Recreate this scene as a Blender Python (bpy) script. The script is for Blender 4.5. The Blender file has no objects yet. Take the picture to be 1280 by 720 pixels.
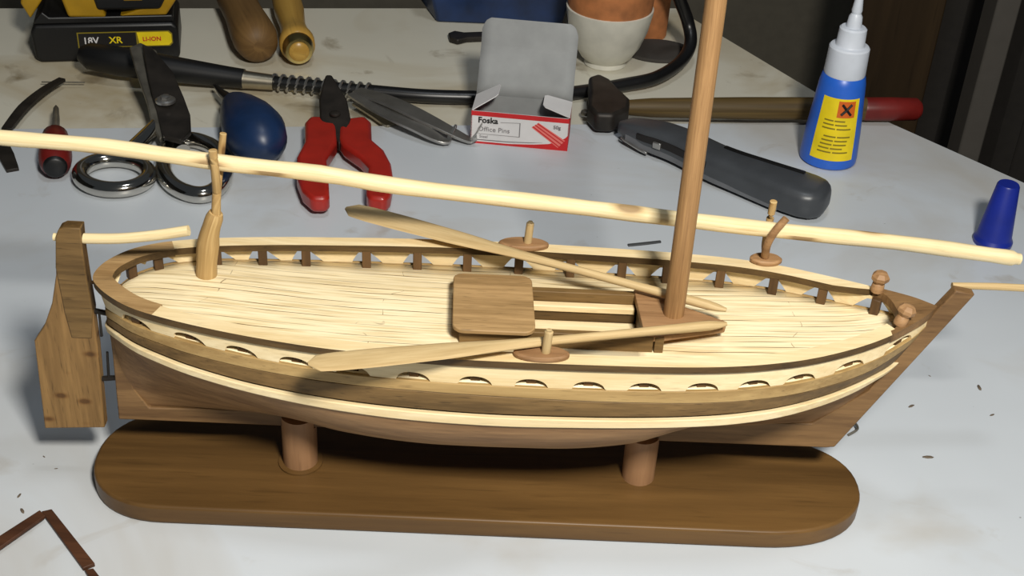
import bpy, bmesh, math, random
import numpy as np
from mathutils import Vector, Matrix
random.seed(4)
U = 0.012                     # one unit of the numbers below, in metres
RS = 1.0
SC = bpy.context.scene
COL = SC.collection
PI = math.pi
rad = math.radians

# ------------------------------------------------------------------ camera
F_PX, PITCH, ROLL, CAM_H = 1650.0, 33.0, -3.4, 37.5
class Cam:
    def __init__(s):
        t, r = rad(PITCH), rad(ROLL)
        s.C = np.array([0, 0, CAM_H])
        s.fw = np.array([0, math.cos(t), -math.sin(t)])
        up = np.array([0, math.sin(t), math.cos(t)]); rt = np.array([1., 0, 0])
        s.rt = math.cos(r)*rt - math.sin(r)*up
        s.up = math.cos(r)*up + math.sin(r)*rt
    def ray(s, x, y): return s.fw*F_PX + s.rt*(x-640) - s.up*(y-360)
CAM = Cam()
def G(x, y, z=0.0):
    """point of the place at height z (cm) seen at x, y of the photograph"""
    d = CAM.ray(x, y); t = (z-CAM.C[2])/d[2]; return CAM.C+t*d
def onplane(x, y, p0, n):
    d = CAM.ray(x, y); t = np.dot(np.asarray(p0)-CAM.C, n)/np.dot(d, n); return CAM.C+t*d
cam = bpy.data.cameras.new('camera'); co = bpy.data.objects.new('camera', cam); COL.objects.link(co)
M = Matrix([[CAM.rt[i], CAM.up[i], -CAM.fw[i]] for i in range(3)]).to_4x4()
M.translation = Vector(CAM.C*U); co.matrix_world = M
cam.sensor_width = 36; cam.lens = F_PX/1280*36; cam.clip_start = 0.01; cam.clip_end = 20
SC.camera = co

# boat frame: s along the keel from the stern, w across (away from the camera +), z up
KA, KB = 2.95, 3.0
_A = G(150, 520, KA); _B = G(1030, 555, KB)
_h = _B-_A; _h[2] = 0; BU = _h/np.linalg.norm(_h); BN = np.array([-BU[1], BU[0], 0])
BO = np.array([_A[0], _A[1], 0]); BANG = math.atan2(BU[1], BU[0])
def wor(s, w, z): return BO+BU*s+BN*w+np.array([0, 0, z])
def loc(P):
    d = np.asarray(P)-BO; return np.array([d@BU, d@BN, P[2]])
def BZ(x, y, z): return loc(G(x, y, z))
def BC(x, y, w=0): return loc(onplane(x, y, BO+BN*w, BN))

# ------------------------------------------------------------------ materials
def lin(c):
    f = lambda v: (v/255/12.92) if v/255 <= .04045 else ((v/255+.055)/1.055)**2.4
    return (f(c[0]), f(c[1]), f(c[2]), 1)
class NT:
    def __init__(s, name):
        s.m = bpy.data.materials.new(name); s.m.use_nodes = True; s.t = s.m.node_tree
        s.b = s.t.nodes['Principled BSDF']
    def n(s, ty, **kw):
        nd = s.t.nodes.new(ty)
        for k, v in kw.items():
            if k in nd.inputs: nd.inputs[k].default_value = v
            else: setattr(nd, k, v)
        return nd
    def l(s, a, b): s.t.links.new(a, b)
    def ramp(s, fac, stops):
        r = s.n('ShaderNodeValToRGB'); e = r.color_ramp.elements
        while len(e) < len(stops): e.new(.5)
        for i, (p, c) in enumerate(stops):
            e[i].position = p; e[i].color = c if len(c) == 4 else lin(c)
        s.l(fac, r.inputs[0]); return r.outputs[0]
    def mix(s, fac, a, b, mode='MIX'):
        m = s.n('ShaderNodeMix', data_type='RGBA', blend_type=mode)
        for sock, v in ((m.inputs[0], fac), (m.inputs[6], a), (m.inputs[7], b)):
            if isinstance(v, (int, float)): sock.default_value = v
            elif isinstance(v, tuple): sock.default_value = v
            else: s.l(v, sock)
        return m.outputs[2]
    def coords(s, kind, scale, rot=(0, 0, 0)):
        tc = s.n('ShaderNodeTexCoord'); mp = s.n('ShaderNodeMapping')
        mp.inputs['Scale'].default_value = scale; mp.inputs['Rotation'].default_value = rot
        s.l(tc.outputs[kind], mp.inputs[0]); return mp.outputs[0]
    def bump(s, h, strength=.2, dist=.0003):
        b = s.n('ShaderNodeBump'); b.inputs['Strength'].default_value = strength; b.inputs['Distance'].default_value = dist
        s.l(h, b.inputs['Height']); s.l(b.outputs[0], s.b.inputs['Normal'])
def plain(name, c, rough=.5, metal=0, noise=.0, coat=0, spec=.5):
    k = NT(name); b = k.b
    b.inputs['Roughness'].default_value = rough; b.inputs['Metallic'].default_value = metal
    b.inputs['Coat Weight'].default_value = coat; b.inputs['Specular IOR Level'].default_value = spec
    nz = k.n('ShaderNodeTexNoise'); nz.inputs['Scale'].default_value = 60; nz.inputs['Detail'].default_value = 5
    tc = k.n('ShaderNodeTexCoord'); k.l(tc.outputs['Object'], nz.inputs['Vector'])
    a = tuple(max(0, v*(1-noise)) for v in c); d = tuple(min(255, v*(1+noise)) for v in c)
    k.l(k.ramp(nz.outputs[0], [(.3, a), (.7, d)]), b.inputs['Base Color'])
    return k.m
def wood(name, light, dark, axis='X', kind='Object', freq=260, rough=.55, knots=0, band=.5, fleck=.35):
    """long grain along axis (object) or along u (uv, cm)"""
    k = NT(name); b = k.b; b.inputs['Roughness'].default_value = rough; b.inputs['Specular IOR Level'].default_value = .3
    st = 14.0
    if kind == 'Object':
        f = {'X': (freq/st, freq, freq), 'Y': (freq, freq/st, freq), 'Z': (freq, freq, freq/st)}[axis]
    else: f = (freq*U/st*1.0, freq*U*2.2, 1)
    v = k.coords(kind, f)
    n1 = k.n('ShaderNodeTexNoise'); n1.inputs['Scale'].default_value = 1; n1.inputs['Detail'].default_value = 6; n1.inputs['Roughness'].default_value = .6
    k.l(v, n1.inputs['Vector'])
    n2 = k.n('ShaderNodeTexNoise'); n2.inputs['Scale'].default_value = .22; n2.inputs['Detail'].default_value = 3
    k.l(v, n2.inputs['Vector'])
    n3 = k.n('ShaderNodeTexNoise'); n3.inputs['Scale'].default_value = 2.6; n3.inputs['Detail'].default_value = 2
    k.l(v, n3.inputs['Vector'])
    mid = tuple((a+c)/2 for a, c in zip(light, dark))
    c1 = k.ramp(n1.outputs[0], [(.32, dark), (.52, mid), (.68, light)])
    c2 = k.ramp(n2.outputs[0], [(.35, dark), (.6, light)])
    c = k.mix(band, c1, c2)
    fl = k.ramp(n3.outputs[0], [(.6, (1, 1, 1, 1)), (.74, (1-fleck, 1-fleck, 1-fleck, 1))])
    c = k.mix(1.0, c, fl, 'MULTIPLY')
    if knots:
        vo = k.n('ShaderNodeTexVoronoi', voronoi_dimensions='2D' if kind == 'UV' else '3D'); kf = 1.0 if kind == 'UV' else 1.7; vo.inputs['Scale'].default_value = 1
        k.l(k.coords(kind, (knots*.55, knots, knots) if kind == 'Object' else (knots*U*.45, knots*U*1.0, 1)), vo.inputs['Vector'])
        kn = k.ramp(vo.outputs['Distance'], [(.07*kf, (.25, .15, .08, 1)), (.12*kf, (.8, .7, .6, 1)), (.17*kf, (1, 1, 1, 1))])
        c = k.mix(.75, c, kn, 'MULTIPLY')
    k.l(c, b.inputs['Base Color']); k.bump(n1.outputs[0], .25, .0002)
    return k.m

def deck_mat():
    k = NT('deck_planks'); b = k.b; b.inputs['Roughness'].default_value = .5
    v = k.coords('Object', (83, 83, 83))
    nz = k.n('ShaderNodeTexNoise'); nz.inputs['Scale'].default_value = .35; nz.inputs['Detail'].default_value = 1; k.l(v, nz.inputs['Vector'])
    sb = k.n('ShaderNodeVectorMath', operation='SUBTRACT'); sb.inputs[1].default_value = (.5, .5, .5); k.l(nz.outputs['Color'], sb.inputs[0])
    ml = k.n('ShaderNodeVectorMath', operation='MULTIPLY'); ml.inputs[1].default_value = (5.5, .2, 0); k.l(sb.outputs[0], ml.inputs[0])
    ad = k.n('ShaderNodeVectorMath', operation='ADD'); k.l(v, ad.inputs[0]); k.l(ml.outputs[0], ad.inputs[1])
    br = k.n('ShaderNodeTexBrick'); br.offset = .43; br.offset_frequency = 2; br.squash = 1
    br.inputs['Scale'].default_value = 1; br.inputs['Brick Width'].default_value = 11.3; br.inputs['Row Height'].default_value = .36
    br.inputs['Mortar Size'].default_value = .028; br.inputs['Mortar Smooth'].default_value = .6
    br.inputs['Color1'].default_value = lin((248, 233, 196)); br.inputs['Color2'].default_value = lin((240, 221, 178)); br.inputs['Mortar'].default_value = lin((116, 90, 54))
    k.l(ad.outputs[0], br.inputs['Vector'])
    g = k.n('ShaderNodeTexNoise'); g.inputs['Scale'].default_value = 1; g.inputs['Detail'].default_value = 5
    k.l(k.coords('Object', (28, 700, 300)), g.inputs['Vector'])
    gr = k.ramp(g.outputs[0], [(.34, (.74, .67, .53, 1)), (.56, (1, 1, 1, 1))])
    # how strong each seam reads changes along it
    m = k.n('ShaderNodeTexNoise'); m.inputs['Scale'].default_value = 1; k.l(k.coords('Object', (22, 160, 1)), m.inputs['Vector'])
    mr = k.ramp(m.outputs[0], [(.40, (0, 0, 0, 1)), (.60, (1, 1, 1, 1))])
    pale = lin((245, 229, 190))
    c = k.mix(mr, pale, br.outputs['Color'])
    c = k.mix(.8, c, gr, 'MULTIPLY')
    k.l(c, b.inputs['Base Color']); k.bump(br.outputs['Fac'], -.4, .0003)
    return k.m

def stained(name, base, s1, s2, amount, grit=.3):
    k = NT(name); b = k.b; b.inputs['Roughness'].default_value = .42
    v = k.coords('Object', (1, 1, 1))
    def nz(sc, det=4, dist=0, rg=.55):
        n = k.n('ShaderNodeTexNoise'); n.inputs['Scale'].default_value = sc; n.inputs['Detail'].default_value = det
        n.inputs['Distortion'].default_value = dist; n.inputs['Roughness'].default_value = rg; k.l(v, n.inputs['Vector']); return n.outputs[0]
    c = k.ramp(nz(6, 3), [(.3, tuple(x*.955 for x in base)), (.7, base)])
    f1 = k.ramp(nz(5.5, 5, .8), [(.51, (0, 0, 0, 1)), (.70, (amount,)*3+(1,))])
    c = k.mix(f1, c, lin(s1))
    f2 = k.ramp(nz(15, 6, 1.0), [(.62, (0, 0, 0, 1)), (.76, (amount*1.1,)*3+(1,))])
    c = k.mix(f2, c, lin(s2))
    f3 = k.ramp(nz(240, 2), [(.76, (0, 0, 0, 1)), (.82, (grit,)*3+(1,))])
    c = k.mix(f3, c, lin((80, 70, 60)))
    k.l(c, b.inputs['Base Color']); return k.m

MT = {}
MT['deck'] = deck_mat()
MT['pale'] = wood('pale_timber', (240, 222, 182), (214, 188, 138), freq=420, band=.4, fleck=.18)
MT['pale_uv'] = wood('pale_peeled_stick', (242, 226, 184), (216, 192, 142), kind='UV', freq=420, band=.4, fleck=.2, knots=34)
MT['tan'] = wood('tan_timber', (186, 156, 104), (146, 116, 70), freq=480)
MT['walnut'] = wood('brown_timber', (130, 102, 62), (82, 62, 34), freq=520, fleck=.45)
MT['edge'] = wood('rail_edge_timber', (98, 75, 42), (58, 43, 24), freq=500)
MT['hull'] = wood('hull_timber', (158, 122, 82), (110, 80, 52), freq=420, fleck=.25)
MT['keel'] = wood('keel_timber', (140, 108, 70), (92, 67, 42), freq=420, fleck=.3)
MT['frame'] = wood('frame_timber', (108, 80, 50), (66, 47, 28), axis='Z', freq=260)
MT['rail_brown'] = wood('stern_rail_timber', (184, 152, 106), (134, 104, 66), freq=460)
MT['mast'] = wood('mast_timber', (176, 137, 92), (132, 98, 62), kind='UV', freq=520, rough=.5, band=.35, fleck=.25)
MT['oar'] = wood('oar_timber', (208, 184, 138), (172, 144, 98), kind='UV', freq=520, band=.4, fleck=.2)
MT['twig'] = wood('twig_bark', (216, 186, 132), (146, 112, 64), kind='UV', freq=190, band=.35, fleck=.35, knots=60)
MT['pad'] = wood('pad_timber', (174, 136, 96), (128, 94, 62), freq=420)
MT['rudder'] = wood('rudder_timber', (152, 118, 72), (100, 74, 42), axis='Z', freq=420, knots=115, fleck=.55)
MT['plate'] = wood('stained_plank', (114, 84, 46), (80, 57, 29), freq=160, rough=.42, band=.55, fleck=.2)
MT['post'] = wood('dowel_timber', (168, 128, 92), (132, 98, 68), axis='Z', freq=220, fleck=.15)
MT['cover'] = wood('hatch_timber', (184, 150, 104), (130, 102, 64), freq=460, fleck=.45)
MT['strip'] = wood('dark_strip_timber', (84, 52, 32), (52, 30, 18), freq=260)
MT['hammer'] = wood('hammer_handle_timber', (106, 86, 48), (60, 47, 26), kind='UV', freq=120)
MT['board'] = stained('white_board_surface', (200, 206, 212), (172, 164, 150), (158, 148, 132), .6, .6)
MT['bench'] = stained('workbench_surface', (216, 212, 196), (176, 160, 126), (136, 122, 96), .9, .6)
MT['black'] = plain('black_plastic', (13, 13, 14), .45, noise=.1)
MT['rubber'] = plain('black_rubber', (18, 18, 19), .35, noise=.1)
MT['iron'] = plain('dark_iron', (46, 42, 38), .5, .5, .25)
MT['dkmetal'] = plain('tool_steel', (120, 116, 106), .42, .7, .2)
MT['steel'] = plain('steel', (176, 174, 170), .32, .9, .08)
MT['chrome'] = plain('chrome', (206, 202, 194), .12, 1, .03)
MT['silver'] = plain('brushed_silver', (176, 168, 150), .35, 1, .1)
MT['red'] = plain('red_grip', (158, 34, 24), .38, noise=.06, coat=.2)
MT['dkred'] = plain('dark_red_plastic', (104, 24, 20), .4, noise=.1)
MT['blue'] = plain('blue_bottle_plastic', (40, 98, 200), .35, noise=.04)
MT['bluecap'] = plain('deep_blue_plastic', (22, 40, 136), .38, noise=.06)
MT['bulb'] = plain('blue_rubber', (20, 42, 76), .4, noise=.1)
MT['bluebox'] = plain('navy_container', (20, 44, 84), .45, noise=.15)
MT['white'] = plain('white_plastic', (206, 212, 222), .4, noise=.03)
MT['ceramic'] = plain('white_ceramic', (210, 208, 196), .25, noise=.04)
MT['terra'] = plain('terracotta', (176, 112, 66), .7, noise=.15)
MT['yellow'] = plain('yellow_label', (232, 206, 22), .5, noise=.05)
MT['toolyellow'] = plain('tool_yellow', (164, 126, 14), .45, noise=.06)
MT['orange'] = plain('hazard_orange', (206, 96, 18), .5)
MT['ink'] = plain('black_ink', (16, 12, 10), .6)
MT['olive'] = plain('label_print', (132, 116, 20), .6)
MT['cardred'] = plain('red_card', (196, 30, 34), .55, noise=.05)
MT['card'] = plain('white_card', (216, 214, 214), .6, noise=.02)
MT['cardgrey'] = plain('grey_card', (146, 148, 148), .75, noise=.04)
MT['salmon'] = plain('pink_print', (226, 120, 112), .6)
MT['greyink'] = plain('grey_ink', (120, 116, 118), .6)
MT['knife'] = plain('dark_grey_plastic', (62, 65, 69), .38, noise=.06)
MT['knife2'] = plain('grey_plastic', (96, 98, 102), .45, noise=.06)
MT['filewood'] = wood('old_handle_timber', (128, 98, 58), (86, 62, 34), kind='UV', freq=80)
MT['fileyellow'] = wood('varnished_handle_timber', (196, 158, 78), (160, 120, 52), kind='UV', freq=80, rough=.3)
MT['brass'] = plain('brass', (190, 170, 110), .3, 1, .1)
MT['lead'] = plain('graphite', (70, 72, 74), .5, .2, .1)
MT['crumb'] = plain('wood_crumb', (92, 80, 66), .8, noise=.3)
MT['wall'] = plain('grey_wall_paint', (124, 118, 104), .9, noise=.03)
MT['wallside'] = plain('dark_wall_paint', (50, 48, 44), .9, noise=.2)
MT['floor'] = plain('dark_floor', (48, 42, 36), .8, noise=.3)
MT['cupboard'] = wood('dark_cupboard_timber', (84, 66, 44), (52, 40, 27), axis='Z', freq=40)
MT['post_grey'] = plain('grey_steel_post', (104, 99, 92), .7, noise=.02)
MT['curtain'] = plain('dark_cloth', (58, 54, 50), .9, noise=.05)
MT['benchedge'] = wood('bench_edge_timber', (120, 92, 58), (84, 62, 38), freq=60)

# ------------------------------------------------------------------ objects
BASES = {}
class MB:
    def __init__(s): s.v = []; s.f = []; s.m = []; s.uv = []; s.cm = 0
    def add(s, vs, fs, uvs=None, mi=None):
        b = len(s.v); s.v += [tuple(float(c) for c in p) for p in vs]
        for i, f in enumerate(fs):
            s.f.append([b+j for j in f]); s.m.append(mi[i] if isinstance(mi, list) else (mi if mi is not None else s.cm))
            s.uv.append(uvs[i] if uvs else [(0, 0)]*len(f))
    def grid(s, rows, closed=False, uvs=True, flip=False, mi=None):
        """rows: list of equal-length point lists; quads between"""
        n = len(rows[0]); vs = [p for r in rows for p in r]; fs = []; uv = []
        L = [0]
        for a, b in zip(rows, rows[1:]): L.append(L[-1]+float(np.linalg.norm(np.mean(np.array(b), 0)-np.mean(np.array(a), 0))))
        per = sum(float(np.linalg.norm(np.subtract(rows[len(rows)//2][(j+1) % n], rows[len(rows)//2][j]))) for j in range(n if closed else n-1))
        m = n if closed else n-1
        for i in range(len(rows)-1):
            for j in range(m):
                q = [i*n+j, i*n+(j+1) % n, (i+1)*n+(j+1) % n, (i+1)*n+j]
                t = [(L[i], per*j/m), (L[i], per*(j+1)/m), (L[i+1], per*(j+1)/m), (L[i+1], per*j/m)]
                if flip: q = q[::-1]; t = t[::-1]
                fs.append(q); uv.append(t)
        s.add(vs, fs, uv, mi)
    def loft(s, rings, cap=True, mi=None):
        s.grid(rings, closed=True, mi=mi)
        if cap:
            n = len(rings[0]); b = len(s.v)-n*len(rings)
            def uvc(r): c = np.mean(np.array(r), 0); return [(float(p[0]-c[0]), float(p[1]-c[1]+p[2]-c[2])) for p in r]
            s.f.append([b+j for j in range(n)][::-1]); s.m.append(mi or s.cm); s.uv.append(uvc(rings[0][::-1]))
            e = b+n*(len(rings)-1)
            s.f.append([e+j for j in range(n)]); s.m.append(mi or s.cm); s.uv.append(uvc(rings[-1]))
    def tube(s, path, r, n=16, closed=False, up=(0, 0, 1), flat=1.0, tip=False):
        P = [np.array(p, float) for p in path]; N = len(P)
        R = [q*RS for q in (list(r) if hasattr(r, '__len__') else [r]*N)]
        rings = []; u0 = np.array(up, float)
        for i, p in enumerate(P):
            a = P[(i-1) % N] if (closed or i) else P[i]; b = P[(i+1) % N] if (closed or i < N-1) else P[i]
            d = b-a; d /= np.linalg.norm(d)+1e-12
            x = np.cross(d, u0)
            if np.linalg.norm(x) < 1e-3: x = np.cross(d, [0.3, 1, .2])
            x /= np.linalg.norm(x); y = np.cross(x, d)
            rings.append([p+(x*math.cos(t)+y*math.sin(t)*flat)*R[i] for t in [2*PI*k/n for k in range(n)]])
        if closed: s.grid(rings+[rings[0]], closed=True)
        else: s.loft(rings)
    def lathe(s, prof, c=(0, 0, 0), n=32, axis=None):
        """prof: (r, h) pairs going up; axis default z"""
        prof = [(r*RS, h*RS) for r, h in prof]; c = np.array(c, float); a = np.array(axis if axis is not None else (0, 0, 1), float); a /= np.linalg.norm(a)
        x = np.cross(a, (0, 1, 0.01)); x /= np.linalg.norm(x); y = np.cross(a, x)
        s.loft([[c+a*h+(x*math.cos(t)+y*math.sin(t))*max(r, .002) for t in [2*PI*k/n for k in range(n)]] for r, h in prof])
    def prism(s, bot, top, mi=None, mtop=None):
        n = len(bot); vs = list(bot)+list(top)
        fs = [list(range(n))[::-1], list(range(n, 2*n))]+[[i, (i+1) % n, n+(i+1) % n, n+i] for i in range(n)]
        m = [mi or s.cm]*len(fs)
        if mtop is not None: m[1] = mtop
        s.add(vs, fs, None, m)
    def box(s, c, d, rot=0, mi=None):
        c = np.array(c, float); hx, hy, hz = [q/2 for q in d]; cr, sr = math.cos(rot), math.sin(rot)
        q = [(-hx, -hy), (hx, -hy), (hx, hy), (-hx, hy)]
        P = lambda z: [c+np.array([x*cr-y*sr, x*sr+y*cr, z]) for x, y in q]
        s.prism(P(-hz), P(hz), mi)
    def obb(s, p0, ex, ey, ez):
        p0, ex, ey, ez = [np.array(q, float) for q in (p0, ex, ey, ez)]
        s.prism([p0, p0+ex, p0+ex+ey, p0+ey], [p0+ez, p0+ex+ez, p0+ex+ey+ez, p0+ey+ez])
    def build(s, name, mat, parent=None, top=None, smooth=False, bevel=0, bseg=2, sub=0, label=None, angle=40, kind=None):
        if parent is not None: base = BASES[parent.name][1]
        elif top: base = np.array(top['base'], float)
        else: base = np.zeros(3)
        me = bpy.data.meshes.new(name)
        me.from_pydata([tuple((np.array(p)-base)*U) for p in s.v], [], s.f)
        mats = mat if isinstance(mat, (list, tuple)) else [mat]
        for m in mats: me.materials.append(MT[m] if isinstance(m, str) else m)
        me.polygons.foreach_set('material_index', [min(m, len(mats)-1) for m in s.m])
        uvl = me.uv_layers.new(name='UVMap')
        flat = [c for f in s.uv for p in f for c in p]
        uvl.data.foreach_set('uv', flat)
        bm = bmesh.new(); bm.from_mesh(me); bmesh.ops.remove_doubles(bm, verts=bm.verts, dist=1e-7)
        bmesh.ops.recalc_face_normals(bm, faces=bm.faces); bm.to_mesh(me); bm.free()
        if smooth:
            me.polygons.foreach_set('use_smooth', [True]*len(me.polygons))
            me.set_sharp_from_angle(angle=rad(angle))
        o = bpy.data.objects.new(name, me); COL.objects.link(o)
        if bevel:
            b = o.modifiers.new('bevel', 'BEVEL'); b.width = bevel*U; b.segments = bseg; b.limit_method = 'ANGLE'; b.angle_limit = rad(35); b.harden_normals = False
            me.polygons.foreach_set('use_smooth', [True]*len(me.polygons))
            if not smooth: me.set_sharp_from_angle(angle=rad(60))
        if sub:
            b = o.modifiers.new('smooth', 'SUBSURF'); b.levels = sub; b.render_levels = sub
        if parent is not None:
            o.parent = parent
            if label: o['label'] = label
            BASES[o.name] = BASES[parent.name]
        elif top: settop(o, **top)
        if kind: o['kind'] = kind
        return o
def settop(o, label, cat, base, frame='world', group=None, kind=None):
    base = np.array(base, float)
    if frame == 'boat': o.location = Vector(wor(*base)*U); o.rotation_euler = (0, 0, BANG)
    else: o.location = Vector(base*U)
    o['label'] = label; o['category'] = cat
    if group: o['group'] = group
    if kind: o['kind'] = kind
    BASES[o.name] = (frame, base)
def thing(name, label, cat, base, frame='world', group=None):
    o = bpy.data.objects.new(name, None); COL.objects.link(o); o.empty_display_size = .01
    settop(o, label, cat, base, frame, group); return o
def T(label, cat, base, frame='world', group=None): return dict(label=label, cat=cat, base=base, frame=frame, group=group)
def structure(name, mb, mat, **kw):
    o = mb.build(name, mat, **kw); o['kind'] = 'structure'; return o
def text(name, body, size, origin, ex, ey, mat, parent, lift=.012, bold=0, sx=1.0):
    """flat lettering laid on a surface: origin (cm), ex/ey unit directions"""
    cu = bpy.data.curves.new(name, 'FONT'); cu.body = body; cu.size = size*U; cu.extrude = .004*U; cu.offset = bold*U; cu.resolution_u = 3
    tmp = bpy.data.objects.new(name+'_tmp', cu); COL.objects.link(tmp)
    me = bpy.data.meshes.new_from_object(tmp.evaluated_get(bpy.context.evaluated_depsgraph_get()))
    bpy.data.objects.remove(tmp); bpy.data.curves.remove(cu)
    ex = np.array(ex, float)/np.linalg.norm(ex); ey = np.array(ey, float)/np.linalg.norm(ey); n = np.cross(ex, ey)
    base = BASES[parent.name][1]; o0 = (np.array(origin)+n*lift-base)*U
    for v in me.vertices:
        p = o0+ex*v.co.x*sx+ey*v.co.y+n*v.co.z; v.co = Vector(p)
    me.materials.clear(); me.materials.append(MT[mat])
    o = bpy.data.objects.new(name, me); COL.objects.link(o); o.parent = parent; BASES[o.name] = BASES[parent.name]
    return o
def pchip(xs, ys):
    xs = np.array(xs, float); ys = np.array(ys, float); h = np.diff(xs); d = np.diff(ys)/h; m = np.zeros(len(xs))
    for i in range(1, len(xs)-1):
        if d[i-1]*d[i] > 0:
            w1 = 2*h[i]+h[i-1]; w2 = h[i]+2*h[i-1]; m[i] = (w1+w2)/(w1/d[i-1]+w2/d[i])
    m[0], m[-1] = d[0], d[-1]
    def f(x):
        i = int(np.clip(np.searchsorted(xs, x)-1, 0, len(xs)-2)); t = (x-xs[i])/h[i]; t = min(max(t, 0), 1)
        return ((2*t**3-3*t**2+1)*ys[i]+(t**3-2*t**2+t)*h[i]*m[i]+(-2*t**3+3*t**2)*ys[i+1]+(t**3-t**2)*h[i]*m[i+1])
    return f
def smooth_path(pts, k=8):
    P = [np.array(p, float) for p in pts]; out = []
    for i in range(len(P)-1):
        p0 = P[max(i-1, 0)]; p1 = P[i]; p2 = P[i+1]; p3 = P[min(i+2, len(P)-1)]
        for j in range(k):
            t = j/k; out.append(.5*((2*p1)+(-p0+p2)*t+(2*p0-5*p1+4*p2-p3)*t*t+(-p0+3*p1-3*p2+p3)*t**3))
    out.append(P[-1]); return out

# ================================================================== THE SETTING
BZ0 = -.4        # top of the old bench; the white board lies on it, top at 0
m = MB(); m.box((0, 90, -64.5), (330, 260, 1)); structure('floor', m, 'floor')
m = MB(); m.box((0, 196, 10), (330, 4, 180)); structure('wall_back', m, 'wall')
m = MB(); m.box((163, 90, 10), (4, 260, 180)); structure('wall_right', m, 'wallside')
m = MB(); m.box((-163, 90, 10), (4, 260, 180)); structure('wall_left', m, 'wallside')
def slab(name, pts, z0, z1, mats, top, bevel=.08):
    m = MB(); m.prism([(x, y, z0) for x, y in pts], [(x, y, z1) for x, y in pts], mi=1, mtop=0)
    return m.build(name, mats, parent=top, bevel=bevel)
e1, e2 = G(1015, 112, BZ0), G(915, 52, BZ0); sl = (e2[0]-e1[0])/(e2[1]-e1[1])
b1 = G(235, 10, BZ0); b2 = G(520, 10, BZ0); bs = (b2[1]-b1[1])/(b2[0]-b1[0])
yb = lambda x: b1[1]+bs*(x-b1[0])
xr = lambda y: e1[0]+sl*(y-e1[1])
ycr = 112.
for _ in range(8): ycr = yb(xr(ycr))
tb = thing('workbench', 'long wooden workbench with a stained cream top reaching to the back wall side', 'workbench', (-20, 60, -64))
slab('bench_top', [(-110, -30), (xr(-30), -30), (xr(ycr), ycr), (-110, yb(-110))], -3.2, BZ0, ['bench', 'benchedge'], tb)
for (x, y) in [(-100, -22), (xr(-20)-8, -20), (xr(85)-5, 82), (-100, 76)]:
    m = MB(); m.box((x, y, -33.6), (5, 5, 60.8)); m.build('leg', 'benchedge', parent=tb, bevel=.3)
r1, r2 = G(1110, 152), G(1280, 228); rs = (r2[0]-r1[0])/(r2[1]-r1[1])
q1 = G(480, 157); qs = (r1[1]-q1[1])/(r1[0]-q1[0])
m = MB(); pts = [(-108, -28), (r1[0]+rs*(-28-r1[1]), -28), (r1[0], r1[1]), (-108, q1[1]+qs*(-108-q1[0]))]
m.prism([(x, y, BZ0) for x, y in pts], [(x, y, 0) for x, y in pts])
m.build('white_board', 'board', top=T('large smudged white board laid over the front of the workbench, under the boat', 'board', (0, 30, BZ0)), bevel=.06)

def vpost(name, px0, px1, ypl, depth, mat, label, cat, z0=-64, z1=70):
    """upright standing at distance ypl between two picture columns"""
    a = onplane(px0, 60, (0, ypl, 0), (0, 1, 0)); b = onplane(px1, 60, (0, ypl, 0), (0, 1, 0))
    m = MB(); m.box(((a[0]+b[0])/2, ypl+depth/2, (z0+z1)/2), (b[0]-a[0], depth, z1-z0))
    m.build(name, mat, top=T(label, cat, ((a[0]+b[0])/2, ypl+depth/2, z0)), bevel=.2)
vpost('cupboard', 1062, 1170, 140, 3, 'cupboard', 'tall dark brown wooden cupboard side standing behind the glue bottle', 'cupboard')
vpost('steel_post', 1232, 1262, 132, 4, 'post_grey', 'narrow grey upright post behind the right edge of the table', 'post')
m = MB(); a = onplane(1160, 60, (0, 150, 0), (0, 1, 0))[0]; 
rows = []
for z in (-64, 70): rows.append([(a+i*1.2, 150+1.6*math.sin(i*1.1)+.6*math.sin(i*2.7), z) for i in range(48)])
m.grid(rows); m2 = MB(); m2.grid([[(p[0], p[1]+.5, p[2]) for p in r] for r in rows], flip=True); m.add(m2.v, m2.f)
m.build('hanging_cloth', 'curtain', top=T('dark folded cloth hanging behind the grey post at the right', 'curtain', (a+28, 150, -64)), smooth=True)

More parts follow.
